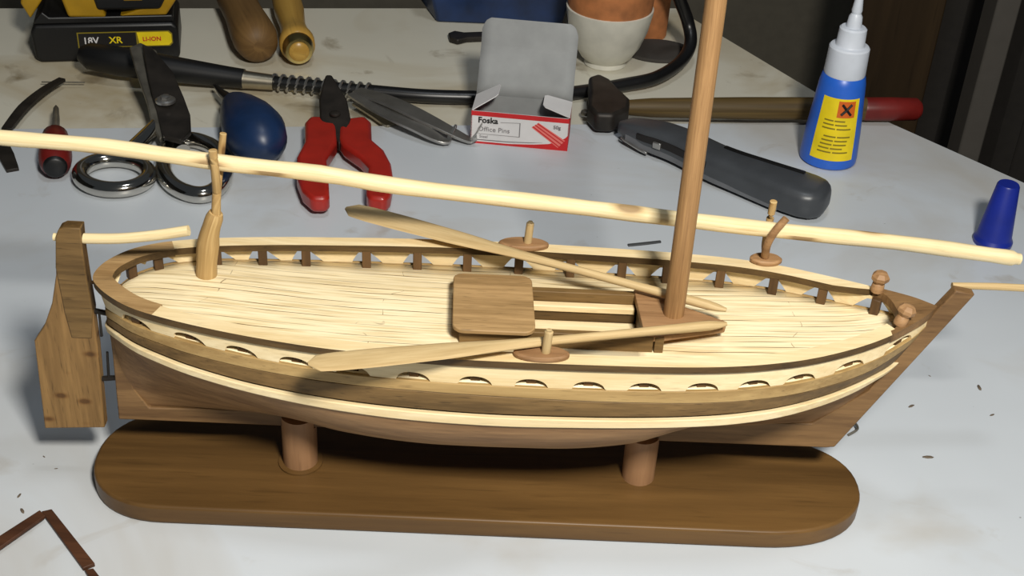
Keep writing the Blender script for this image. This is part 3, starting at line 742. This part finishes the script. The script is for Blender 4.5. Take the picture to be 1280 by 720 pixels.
for i in range(int(K*.38), int(K*.72)):
    p, d, sd = KS[i]; u = _us[i]; a = p-sd*kwid(u)*.55; rows.append([a+np.array([0, 0, khei(u)*.85]), a+sd*.35+np.array([0, 0, khei(u)*.9]), a+sd*.3+np.array([0, 0, khei(u)+.07]), a+sd*.05+np.array([0, 0, khei(u)+.07])])
m.loft(rows); m.build('grip_strip', 'rubber', parent=kn, smooth=True)

RS = .86
# hammer
hm = thing('hammer', 'small hammer with dark iron head, wooden handle and red grip end lying behind the knife', 'hammer', G(760, 150))
a = G(782, 134.5, .95); b = G(1150, 136.5, .95)
m = MB(); L_ = [a+(b-a)*t for t in np.linspace(0, .82, 20)]; m.tube(L_, list(np.interp(np.linspace(0, 1, 20), [0, .1, .5, 1], [.55, .7, .82, .85])), 16, flat=1.05); m.build('handle', 'hammer', parent=hm, smooth=True)
m = MB(); L_ = [a+(b-a)*t for t in (.8, .81, .9, .985, 1)]; m.tube(L_, [.84, .9, .92, .88, .6], 16); m.build('grip', 'dkred', parent=hm, smooth=True)
hp = [(735, 106), (748, 102), (762, 109), (774, 122), (787, 134), (785, 146), (766, 155), (744, 154), (734, 143), (736, 125)]
pxprism(hp, .9, 1.5).build('head', 'iron', parent=hm, bevel=.25, bseg=3)

RS = .865
# pins box
bl_, br_ = G(588, 178), G(709, 189)
bl_ = bl_; ex = br_-bl_; W_ = np.linalg.norm(ex); ex /= W_; ey = np.array([-ex[1], ex[0], 0]); ez = np.array([0, 0, 1.]); HH, DD = 2.2, 2.5
box = thing('pins_box', 'open red and white cardboard box of office pins with its grey lid raised', 'box', bl_+ex*W_/2+ey*DD/2)
def wallp(o, a, b, th=.06, name='box_side', mat='card', bev=0):
    n_ = np.cross(a, b); n_ /= np.linalg.norm(n_); m = MB(); m.obb(o, a, b, n_*th); return m.build(name, mat, parent=box)
wallp(bl_+ey*DD, ex*W_, ez*HH, name='back_panel', mat='cardgrey')
wallp(bl_+ez*.02, ex*W_, ey*DD, name='bottom_panel', mat='cardgrey')
wallp(bl_, ey*DD, ez*HH, .06, 'side_panel', 'cardred'); wallp(bl_+ex*(W_-.06), ey*DD, ez*HH, .06, 'side_panel', 'cardred')
fr = wallp(bl_+ey*.06, ex*W_, ez*HH, .06, name='front_panel', mat='card')
def face(poly, lift, name, mat):
    m = MB(); P = [bl_+ex*x*W_+ez*z*HH-ey*lift for x, z in poly]; Q = [p+ey*.01 for p in P]; m.prism(P, Q); return m.build(name, mat, parent=fr)
face([(0, .86), (1, .86), (1, 1), (0, 1)], .012, 'red_band', 'cardred')
sw = [(0, 0), (1, 0), (1, .5), (.97, .4), (.9, .27), (.8, .17), (.65, .11), (.4, .06), (0, .06)]
face(sw, .012, 'red_swoosh', 'cardred')
face([(0, .10), (.4, .11), (.62, .15), (.74, .2), (.62, .17), (.4, .135), (0, .13)], .014, 'grey_swoosh', 'greyink')
face([(.62, .64), (.69, .8), (.97, .32), (.90, .08)], .016, 'pin_picture', 'salmon')
for k in (0, .33, .66):
    face([(.62+.07*k+.008, .64+.16*k+.02), (.62+.07*k+.014, .64+.16*k+.05), (.90+.07*k+.014, .08+.24*k+.05), (.90+.07*k+.008, .08+.24*k+.02)], .022, 'pin_picture', 'cardred')
face([(.08, .3), (.5, .3), (.5, .31), (.08, .31)], .016, 'print_rule', 'greyink'); face([(.495, .3), (.505, .3), (.505, .74), (.495, .74)], .016, 'print_rule', 'greyink')
face([(.3, .70), (.5, .73), (.5, .74), (.3, .71)], .016, 'print_rule', 'greyink')
text('lettering', 'Foska', .54, bl_+ex*W_*.07+ez*HH*.66, ex, ez, 'ink', fr, lift=.03, bold=.015)
text('lettering', 'Office Pins', .44, bl_+ex*W_*.07+ez*HH*.40, ex, ez, 'greyink', fr, lift=.03, sx=1.05)
text('lettering', 'Steel', .27, bl_+ex*W_*.09+ez*HH*.19, ex, ez, 'greyink', fr, lift=.03)
text('lettering', '50g', .32, bl_+ex*W_*.84+ez*HH*.66, ex, ez, 'greyink', fr, lift=.03, bold=.01)
# lid: panel then tuck tab
hb = bl_+ey*DD+ez*HH; ly = (ey*.55+ez*.84); ly /= np.linalg.norm(ly); l2 = ey*.25+ez*.97; l2 /= np.linalg.norm(l2)
nl = np.cross(ex, ly)
wd0, wd1 = W_*1.0, W_*.98
def lidp(u, v): v = v*.86; return hb+ex*u*W_+(ly*min(v, 3.1)+l2*max(v-3.1, 0))
rows = []
for v in [0, 1, 2, 3.0, 3.5, 3.7, 4.2, 4.8, 5.2, 5.45, 5.6, 5.66]:
    ins = 0 if v < 5.2 else (.02+.07*((v-5.2)/.46)**2)
    rows.append([lidp(u, v)+nl*(-.03)*math.sin(PI*u) for u in np.linspace(ins, 1-ins, 10)])
m = MB(); m.grid(rows); o = m.build('lid', 'cardgrey', parent=box, smooth=True); sd_ = o.modifiers.new('card', 'SOLIDIFY'); sd_.thickness = .05*U
for nm, o_, a_, s_ in (('side_flap', bl_+ez*HH, ex, 1), ('side_flap', bl_+ez*HH+ex*W_, -ex, -1)):
    dn = a_*.82+ez*.5 if s_ == 1 else a_*.93+ez*.22
    dn /= np.linalg.norm(dn); fl_ = 1.8
    m = MB(); P = [o_+ey*.08, o_+ey*2.42, o_+ey*2.25+dn*fl_*.95, o_+ey*2.05+dn*fl_, o_+ey*.7+dn*fl_, o_+ey*.5+dn*fl_*.9] if s_ == 1 else [o_+ey*.1, o_+ey*2.42, o_+ey*2.3+dn*fl_*.9, o_+ey*2.1+dn*fl_, o_+ey*.8+dn*fl_, o_+ey*.5+dn*fl_*.9]
    n_ = np.cross(P[1]-P[0], dn); n_ /= np.linalg.norm(n_); m.prism(P, [p+n_*.05 for p in P]); m.build(nm, 'card', parent=box)

RS = .9
# pliers
pr = thing('pliers', 'combination pliers with red plastic grips, nose resting on the flexible shaft', 'pliers', G(425, 200))
lh = [(388, 153), (417, 154), (421, 159), (421, 186), (408, 206), (411, 232), (412, 253), (408, 257), (390, 257), (378, 246), (371, 228), (371, 204), (381, 185), (381, 161)]
rh = [(431, 156), (456, 153), (464, 160), (465, 182), (480, 195), (489, 212), (492, 232), (488, 252), (481, 258), (462, 256), (458, 250), (458, 234), (461, 216), (450, 204), (430, 190), (424, 181), (424, 160)]
pxprism(lh, .85, 1.1).build('grip', 'red', parent=pr, bevel=.24, bseg=3); pxprism(rh, .85, 1.1).build('grip', 'red', parent=pr, bevel=.24, bseg=3)
zn = lambda x, y: .9+max(0, (160-y))/60*1.5
pxprism([(407, 99), (415, 99), (423, 112), (434, 130), (439, 156), (436, 170), (424, 184), (414, 170), (402, 160), (400, 153), (399, 130), (403, 112)], zn, .75).build('jaws', 'iron', parent=pr, bevel=.12)
c = G(419, 143, zn(0, 143)+.3); m = MB(); m.lathe([(.38, 0), (.38, .12), (.28, .18)], c, 18); m.build('pivot', 'iron', parent=pr, smooth=True)

RS = .98
# scissors
sc = thing('scissors', 'heavy shears with chrome finger loops and dark blades lying left of the blue bulb', 'scissors', G(200, 190))
def loop(cx, cy, rx, ry, z, r, rot=0, sq=1.0, n=40):
    P = []
    for i in range(n):
        a = 2*PI*i/n; ca, sa = math.cos(a), math.sin(a)
        x = rx*math.copysign(abs(ca)**sq, ca); y = ry*math.copysign(abs(sa)**sq, sa)
        P.append(G(cx+x*math.cos(rot)-y*math.sin(rot), cy+x*math.sin(rot)+y*math.cos(rot), z))
    m = MB(); m.tube(P, r, 14, closed=True); return m
m = loop(143, 218, 43, 19, .55, .48); 
m.tube(smooth_path([G(152, 198, .6), G(170, 182, .7), G(188, 165, .9), G(208, 146, 1.1)], 5), [.55+.0*i for i in range(16)], 12, flat=.8); m.build('handle', 'chrome', parent=sc, smooth=True)
m = loop(243, 209, 39, 33, .55, .5, rot=.35, sq=.9)
m.tube(smooth_path([G(228, 188, .6), G(215, 172, .7), G(206, 155, 1.), G(203, 140, 1.3)], 5), .5, 12, flat=.8); m.build('handle', 'chrome', parent=sc, smooth=True)
zb = lambda x, y: 1.0+max(0, 150-y)/95*2.3
pxprism([(190, 158), (184, 130), (172, 96), (162, 62), (176, 56), (196, 66), (206, 100), (222, 140), (214, 168), (200, 176)], zb, .35).build('blade', 'dkmetal', parent=sc, bevel=.06)
pxprism([(204, 172), (196, 140), (186, 100), (178, 58), (190, 62), (216, 92), (230, 124), (238, 146), (239, 166), (226, 178)], lambda x, y: zb(x, y)+.38, .35).build('blade', 'iron', parent=sc, bevel=.06)
c = G(207, 127, zb(0, 127)+.5); m = MB(); m.lathe([(.62, 0), (.62, .15), (.5, .22)], c, 20); m.lathe([(.3, .2), (.3, .4), (.2, .45)], c, 6); m.build('pivot_screw', 'steel', parent=sc, smooth=True, angle=30)

RS = .84
# blue rubber bulb
bb = thing('blower_bulb', 'dark blue rubber squeeze bulb with a thin black nozzle, right of the scissors', 'bulb', G(315, 190))
a = G(291, 127, 1.0); b = G(329, 179, 2.0)
d = b-a; m = MB(); 
m.tube([a+d*t for t in (-.08, -.02, .06, .18, .36, .58, .78, .94, 1.06, 1.11)], [.25, .6, .95, 1.3, 1.7, 2.05, 2.15, 1.85, 1.15, .3], 28); m.build('bulb', 'bulb', parent=bb, smooth=True, angle=80)
m = MB(); m.tube([G(269, 107, .7), G(277, 116, .85), a+d*.02], [.14, .3, .5], 14); m.build('nozzle', 'rubber', parent=bb, smooth=True)

RS = .82
# flexible shaft tool
fx = thing('flexible_shaft', 'black rotary tool handpiece with steel spring and long black flexible cable', 'tool', G(300, 100, BZ0))
Z1 = .75
m = MB(); P = [G(100, 67, 1.4), G(112, 70, 1.3), G(150, 77, 1.15), G(220, 87, .9), G(285, 96, .6), G(305, 98.5, .55)]
m.tube(P, [.6, 1.1, 1.2, 1.05, .85, .8], 20); m.build('handpiece', 'black', parent=fx, smooth=True)
m = MB(); m.tube([G(303, 99, .5), G(308, 99.5, .5), G(342, 103, .45)], [.78, .72, .62], 20); m.build('ferrule', 'silver', parent=fx, smooth=True)
a = G(340, 102.5, .4); b = G(468, 115, .35)
m = MB(); m.tube([a, b], .5, 16); m.build('inner_cable', 'rubber', parent=fx, smooth=True)
d = b-a; d /= np.linalg.norm(d); s_ = np.cross(d, (0, 0, 1)); s_ /= np.linalg.norm(s_); u_ = np.cross(s_, d); P = []
for i in range(12*14+1):
    t = i/(12*14); an = 2*PI*12*t; P.append(a+(b-a)*t+(s_*math.cos(an)+u_*math.sin(an))*.52)
m = MB(); m.tube(P, .12, 6); m.build('spring', 'steel', parent=fx, smooth=True)
m = MB(); P = smooth_path([G(464, 114.5, .3), G(530, 120, .25), G(600, 122, .2), G(660, 122, .2), G(725, 115, .2), G(780, 106, .3), G(820, 97, .4), G(850, 78, .5), G(863, 55, 1.2), G(860, 28, 2.4), G(848, -5, 4.5), G(835, -45, 7.5)], 8)
m.tube(P, [.56+.0*i for i in range(len(P))], 16); m.build('cable', 'rubber', parent=fx, smooth=True)

RS = .87
# bent tweezers
tw = thing('tweezers', 'steel tweezers with bent tips lying left of the pins box', 'tweezers', G(500, 145))
def arm(pts, ws, z=.35):
    P = smooth_path([G(x, y, z_) for (x, y), z_ in pts], 5); n = len(P); wv = np.interp(np.linspace(0, 1, n), np.linspace(0, 1, len(ws)), ws)
    rows = []
    for i, p in enumerate(P):
        d = P[min(i+1, n-1)]-P[max(i-1, 0)]; s_ = np.array([d[1], -d[0], 0]); s_ /= np.linalg.norm(s_)+1e-9; h = np.array([0, 0, .09])
        rows.append([p-s_*wv[i]-h, p+s_*wv[i]-h, p+s_*wv[i]+h, p-s_*wv[i]+h])
    m = MB(); m.loft(rows); return m
arm([((440, 117), 1.15), ((480, 138), 1.0), ((520, 158), .8), ((556, 177), .35), ((563, 169), .5), ((570, 157), .9)], [.4, .62, .62, .5, .16, .12, .08]).build('arm', 'steel', parent=tw, bevel=.02)
arm([((446, 113), 1.15), ((490, 128), 1.3), ((540, 152), .9), ((588, 176), .3), ((594, 169), .85), ((603, 154), 1.7)], [.4, .6, .62, .45, .16, .12, .08]).build('arm', 'steel', parent=tw, bevel=.02)
m = arm([((448, 128), .08), ((470, 142), .08), ((486, 154), .08), ((490, 157), .08)], [.5, .5, .45, .3])  # thin flat silver-coloured piece below the tweezers arms
m.build('silver_piece', 'silver', top=T('short flat silver piece lying under the tweezers', 'blade', G(470, 143, 0)), bevel=.02)

RS = .88
# red screwdriver
sd1 = thing('mini_screwdriver', 'small screwdriver with a fat dark red handle at the left under the pole', 'screwdriver', G(70, 200))
a = G(69, 210, .9); b = G(69, 168, .95)
d = b-a; m = MB(); m.tube([a+d*t for t in (.04, .12, .3, .5, .75, .95, 1.0)], [.8, .98, 1.08, 1.05, .95, .85, .6], 18); m.build('handle', 'dkred', parent=sd1, smooth=True)
m = MB(); m.tube([a+d*t for t in (-.02, .0, .05)], [.6, .72, .8], 18); m.build('end_cap', 'black', parent=sd1, smooth=True)
m = MB(); m.tube([b-d*.05, G(70, 150, .9), G(70, 136, .8), G(70, 132, .75)], [.28, .26, .2, .05], 12); m.build('shaft', 'dkmetal', parent=sd1, smooth=True)

RS = 1.0
# bark-like strips at the far left
def ribbon(name, pts, ws, z, mat, label, cat, th=.1, group=None):
    P = smooth_path([G(x, y, z) for x, y in pts], 5); n = len(P); wv = np.interp(np.linspace(0, 1, n), np.linspace(0, 1, len(ws)), ws); rows = []
    for i, p in enumerate(P):
        d = P[min(i+1, n-1)]-P[max(i-1, 0)]; s_ = np.array([d[1], -d[0], 0]); s_ /= np.linalg.norm(s_)+1e-9; h = np.array([0, 0, th/2])
        rows.append([p-s_*wv[i]-h, p+s_*wv[i]-h, p+s_*wv[i]+h, p-s_*wv[i]+h])
    m = MB(); m.loft(rows); return m.build(name, mat, top=T(label, cat, G(*pts[len(pts)//2], z-th/2), 'world', group), bevel=.02)
ribbon('plastic_strip', [(78, 99), (55, 113), (30, 134), (8, 162)], [.25, .32, .36, .3], .24, 'iron', 'thin curved black strip above the pole at the far left', 'strip', .2)
ribbon('plastic_strip', [(-2, 168), (2, 178), (8, 195), (16, 213)], [.35, .35, .45, .35], .1, 'iron', 'short dark strip under the pole at the left edge', 'strip', .2)
m = MB(); m.tube([G(52, 102.5, .05), G(106, 103, .05)], .05, 8); m.build('steel_pin', 'dkmetal', top=T('thin steel pin on the white board beyond the curved black strip', 'pin', G(80, 103, 0)), smooth=True)
ribbon('graphite_lead', [(785, 306.5), (805, 304.5), (826, 302)], [.09, .1, .08], .06, 'lead', 'tiny dark grey sliver between the far rail and the yard, left of the mast', 'sliver', .1)

# brown wood strips at the lower left
S1 = pxprism([(-20, 684), (50, 639), (57, 646), (-20, 700)], .29, .16); S1.build('wood_strip', 'strip', top=T('dark brown wood strip running off the left edge in the lower left corner', 'wood strip', G(20, 668, 0), group='offcut strips'), bevel=.03)
S2 = pxprism([(52, 641), (65, 638), (119, 706), (104, 712)], .1, .18); S2.build('wood_strip', 'strip', top=T('dark brown wood strip slanting down to the right in the lower left corner', 'wood strip', G(86, 675, 0), group='offcut strips'), bevel=.03)
S3 = pxprism([(106, 714), (117, 712), (140, 742), (128, 748)], .1, .18); S3.build('wood_strip', 'strip', top=T('broken brown strip end just below the slanting strip at the bottom edge', 'wood strip', G(122, 728, 0), group='offcut strips'), bevel=.03)

RS = .78
# wooden tool handles at the back
h1 = G(320, 50, BZ0+1.6); h2 = G(296, 0, BZ0+1.5); d = h2-h1; d /= np.linalg.norm(d)
m = MB(); m.tube([h1+d*t for t in (-1.3, -1.1, -.6, .4, 2, 5, 8, 11, 12)], [.5, 1.3, 1.8, 2.0, 1.95, 1.75, 1.8, 1.7, .8], 28)
m.build('file_handle', 'filewood', top=T('dull brown turned wooden handle at the back, left of the yellowish one', 'tool handle', (h1[0], h1[1], BZ0), group='turned handles at the back'), smooth=True, angle=60)
h1 = G(373, 61, BZ0+1.3); h2 = G(360, 8, BZ0+1.3); d = h2-h1; d /= np.linalg.norm(d)
fh = thing('file_handle', 'glossy yellowish wooden handle with a metal ring, right of the dull brown one', 'tool handle', (h1[0], h1[1], BZ0), group='turned handles at the back')
m = MB(); m.tube([h1+d*t for t in (.3, .5, 1.2, 2.4, 4, 7, 11, 14)], [1.2, 1.55, 1.6, 1.3, 1.15, 1.4, 1.35, .9], 26); m.build('grip', 'fileyellow', parent=fh, smooth=True, angle=60)
m = MB(); m.tube([h1+d*t for t in (-.5, -.3, .35)], [1.15, 1.3, 1.38], 26); m.build('ring', 'brass', parent=fh, smooth=True, angle=30)
m = MB(); m.tube([h1+d*t for t in (-.75, -.6, -.4)], [.6, .88, .95], 20); m.build('end_cap', 'fileyellow', parent=fh, smooth=True)

# cordless tool with battery
o0 = G(48, 79, BZ0); o1 = G(226, 74, BZ0); exx = o1-o0; Wd = np.linalg.norm(exx); exx /= Wd; RS = Wd/13.7; Wd = 13.7; eyy = np.array([-exx[1], exx[0], 0]); zz0 = np.array([0, 0, BZ0])
dr = thing('cordless_tool', 'black and yellow cordless tool standing on its battery pack at the upper left', 'power tool', o0+(exx*Wd/2+eyy*3.5)*RS)
def prof(pts, y0, y1, name, mat, parent=dr, bev=.2):
    m = MB(); P = lambda y: [o0+(exx*x+eyy*y+ez*z)*RS for x, z in pts]; m.prism(P(y0), P(y1)); return m.build(name, mat, parent=parent, bevel=bev*RS, bseg=3)
o0 = np.array([o0[0], o0[1], BZ0])
bat = prof([(.3, 0), (Wd-.2, 0), (Wd, .6), (Wd, 3.4), (Wd-.5, 3.9), (.1, 3.9), (-.3, 3.2), (-.2, .5)], 0, 7.2, 'battery', 'black', bev=.3)
prof([(0.1, 3.9), (Wd-.4, 3.9), (Wd-.4, 4.6), (1.6, 4.6), (1, 5.2), (.2, 4.4)], .25, 7, 'tool_base', 'black', bev=.15)
prof([(-.2, 4.4), (1.4, 6.6), (2.2, 10), (.4, 10), (-.9, 6)], .5, 6.6, 'left_bumper', 'toolyellow')
prof([(3.4, 4.6), (7.0, 4.5), (5.2, 11), (1.9, 11)], .1, 6.8, 'side_shell', 'toolyellow', bev=.3)
prof([(Wd-5.5, 4.6), (Wd-1.0, 4.6), (Wd+.8, 7.2), (Wd+1.2, 10.5), (Wd-.4, 11), (Wd-1.2, 7.2), (Wd-2.6, 5.6)], .2, 6.6, 'right_shell', 'toolyellow')
prof([(6.2, 5.3), (12.2, 5.3), (12.9, 6.6), (13.1, 11), (5.0, 11)], -.05, 6.9, 'motor_housing', 'black', bev=.3)
bt_ = prof([(8.8, 6.3), (10.6, 6.3), (10.6, 7.4), (8.8, 7.4)], -.2, .3, 'button_plate', 'toolyellow', bev=.1)
m = MB(); c = o0+(exx*9.7+eyy*(-.2)+ez*6.85)*RS; m.lathe([(.25, 0), (.22, .08)], c, 12, axis=-eyy); m.build('button', 'ink', parent=bt_)
prof([(2.2, 11), (12.6, 11), (10.4, 15), (9.6, 26), (4.4, 26), (4.2, 15)], .9, 6.0, 'handle', 'black', bev=.6)
def bface(pts, lift, name, mat, par): 
    m = MB(); P = [o0+(exx*x+ez*z-eyy*lift)*RS for x, z in pts]; m.prism(P, [p+eyy*.03 for p in P]); return m.build(name, mat, parent=par)
lab = bface([(4.0, 1.5), (12.8, 1.5), (13.1, 1.8), (13.1, 2.8), (12.8, 3.1), (4.0, 3.1)], .06, 'label', 'olive', bat)
bface([(4.12, 1.6), (9.6, 1.6), (9.6, 3.0), (4.12, 3.0)], .08, 'label_ground', 'ink', lab)
bface([(9.9, 1.6), (12.7, 1.6), (13.0, 1.9), (13.0, 2.7), (12.7, 3.0), (9.7, 3.0)], .08, 'label_tab', 'yellow', lab)
text('lettering', '18V', .95*RS, o0+(exx*4.5+ez*1.95-eyy*.1)*RS, exx, ez, 'card', lab, bold=.012)
text('lettering', 'XR', .95*RS, o0+(exx*7.0+ez*1.95-eyy*.1)*RS, exx, ez, 'yellow', lab, bold=.012)
text('lettering', 'LI-ION', .62*RS, o0+(exx*10.2+ez*2.1-eyy*.1)*RS, exx, ez, 'cardred', lab, bold=.008)

# navy container
q0 = G(546, 28, BZ0); q1_ = G(702, 34, BZ0); ec = q1_-q0; Wc = np.linalg.norm(ec); ec /= Wc; RS = .8; ey2 = np.array([-ec[1], ec[0], 0])
nc = thing('plastic_container', 'navy blue plastic container behind the pins box', 'container', q0+ec*Wc/2+ey2*4)
def tray(sc_, z): return [q0+ec*x+ey2*y+np.array([0, 0, z]) for x, y in [(0-sc_, 0-sc_), (Wc+sc_, -sc_), (Wc+sc_, 9+sc_), (1-sc_, 9+sc_), (-1.6-sc_*1.5, 5)]]
m = MB(); m.loft([tray(0, 0), tray(.6, 3.2), tray(.9, 5.6)]); m.build('tub', 'bluebox', parent=nc, bevel=.2)
m = MB(); m.prism(tray(1.1, 5.4), tray(1.1, 6.0)); m.build('rim', 'bluebox', parent=nc, bevel=.15)

RS = .83
# ceramic cup and neighbours
pc = G(756, 79, BZ0); cx_, cy_ = pc[0], pc[1]
cup = thing('ceramic_pot', 'white ceramic pot with a terracotta coloured upper part, behind the pins box lid', 'pot', (cx_, cy_, BZ0))
m = MB(); m.lathe([(1.75, 0), (1.85, .1), (1.75, .45), (2.2, .8), (2.9, 1.9), (3.4, 3.3), (3.7, 4.9), (3.72, 5.2), (3.5, 5.25)], (cx_, cy_, BZ0), 40); m.build('bowl', 'ceramic', parent=cup, smooth=True)
m = MB(); m.lathe([(3.55, 5.1), (3.62, 5.6), (3.75, 8.5), (3.9, 10), (3.6, 10.2)], (cx_, cy_, BZ0), 40); m.build('upper_band', 'terra', parent=cup, smooth=True)
p = G(812, 44, BZ0); m = MB(); m.lathe([(1.4, 0), (1.5, .2), (1.6, 5), (1.7, 9.5), (1.4, 9.6)], (p[0], p[1], BZ0), 28)
m.build('terracotta_cup', 'terra', top=T('narrow terracotta cup behind the white pot', 'cup', (p[0], p[1], BZ0)), smooth=True)
p = G(822, 66, BZ0); m = MB(); n_ = 30  # thin dark grey oval disc inside the cable bend
ring = lambda k, z: [(p[0]+2.6*k*math.cos(a), p[1]+2.0*k*math.sin(a), BZ0+z) for a in [2*PI*i/n_ for i in range(n_)]]
m.loft([ring(.96, 0), ring(1, .1), ring(.98, .28), ring(.9, .32)]); m.build('grey_disc', 'curtain', top=T('flat dark grey oval disc lying inside the bend of the black cable', 'lid', (p[0], p[1], BZ0)), smooth=True)
m = pxprism([(560, 44), (568, 41), (580, 43), (607, 42), (607, 49), (584, 50), (572, 53), (562, 50)], BZ0+.25, .5); m.build('metal_bit', 'iron', top=T('small dark metal bit lying left of the raised grey box lid', 'drill bit', G(585, 47, BZ0)), bevel=.1)
m = MB(); c = G(731, 143, 0); m.lathe([(.32, 0), (.36, .1), (.3, .3), (.12, .4)], c, 12); m.build('screw_head', 'dkmetal', top=T('tiny steel screw left of the hammer head', 'screw', c), smooth=True)

RS = 1.0
# bent pin beyond the stem foot
m = MB(); m.tube(smooth_path([G(1056, 540, .06), G(1066, 528, .25), G(1072, 536, .2), G(1060, 544, .06)], 5), .06, 8)
m.build('bent_pin', 'dkmetal', top=T('small bent metal pin on the white board by the foot of the stem', 'pin', G(1064, 540, 0)), smooth=True)
# crumbs
for (x, y, r, lb_) in [(1160, 572, .16, 'dark elongated wood crumb on the white board right of the stem foot'), (1139, 508, .12, 'small pale brown crumb between the stem and the darkest crumb'),
                    (1224, 485, .14, 'brown crumb highest up at the right, beside a pale stain'), (1240, 519, .09, 'tiny crumb nearest the right edge'), (1162, 470, .05, 'speck of dust just right of the stem'),
                    (24, 620, .09, 'small crumb nearest the left edge above the wood strips'), (28, 639, .11, 'curled crumb just above the corner of the wood strips'), (55, 571, .05, 'speck of dust below the rudder'), (70, 586, .05, 'speck of dust lower left of the stand')]:
    p = G(x, y, 0); m = MB(); an = random.uniform(0, PI)
    rings = []
    for k, zz_ in ((.7, 0), (1, r*.25), (.5, r*.5)):
        rings.append([(p[0]+r*1.7*k*math.cos(a)*math.cos(an)-r*.6*k*math.sin(a)*math.sin(an), p[1]+r*1.7*k*math.cos(a)*math.sin(an)+r*.6*k*math.sin(a)*math.cos(an), zz_) for a in [2*PI*i/7+random.uniform(-.2, .2) for i in range(7)]])
    m.loft(rings); m.build('wood_crumb', 'crumb', top=T(lb_, 'crumb', p, group='crumbs on the white board'))

# ================================================================== LIGHT
def area(name, p, tgt, size, power, col, size_y=None):
    l = bpy.data.lights.new(name, 'AREA'); l.energy = power; l.size = size*U; l.color = col
    if size_y: l.shape = 'RECTANGLE'; l.size_y = size_y*U
    o = bpy.data.objects.new(name, l); COL.objects.link(o); o.location = Vector(p)*U
    o.rotation_euler = (Vector(tgt)-Vector(p)).to_track_quat('-Z', 'Y').to_euler(); return o
area('work_lamp', (13.5, -3, 62), (0, 48, 4), 9, 11, (1, .96, .88))
area('ceiling_lamp', (6, 44, 135), (4, 44, 0), 14, 3.8, (.90, .95, 1))
w = bpy.data.worlds.new('world'); SC.world = w; w.use_nodes = True
w.node_tree.nodes['Background'].inputs[0].default_value = (.80, .90, 1, 1); w.node_tree.nodes['Background'].inputs[1].default_value = .045
vs = SC.view_settings; vs.view_transform = 'Standard'; vs.look = 'None'; vs.exposure = 0; vs.gamma = 1; vs.use_curve_mapping = False
SC.display_settings.display_device = 'sRGB'
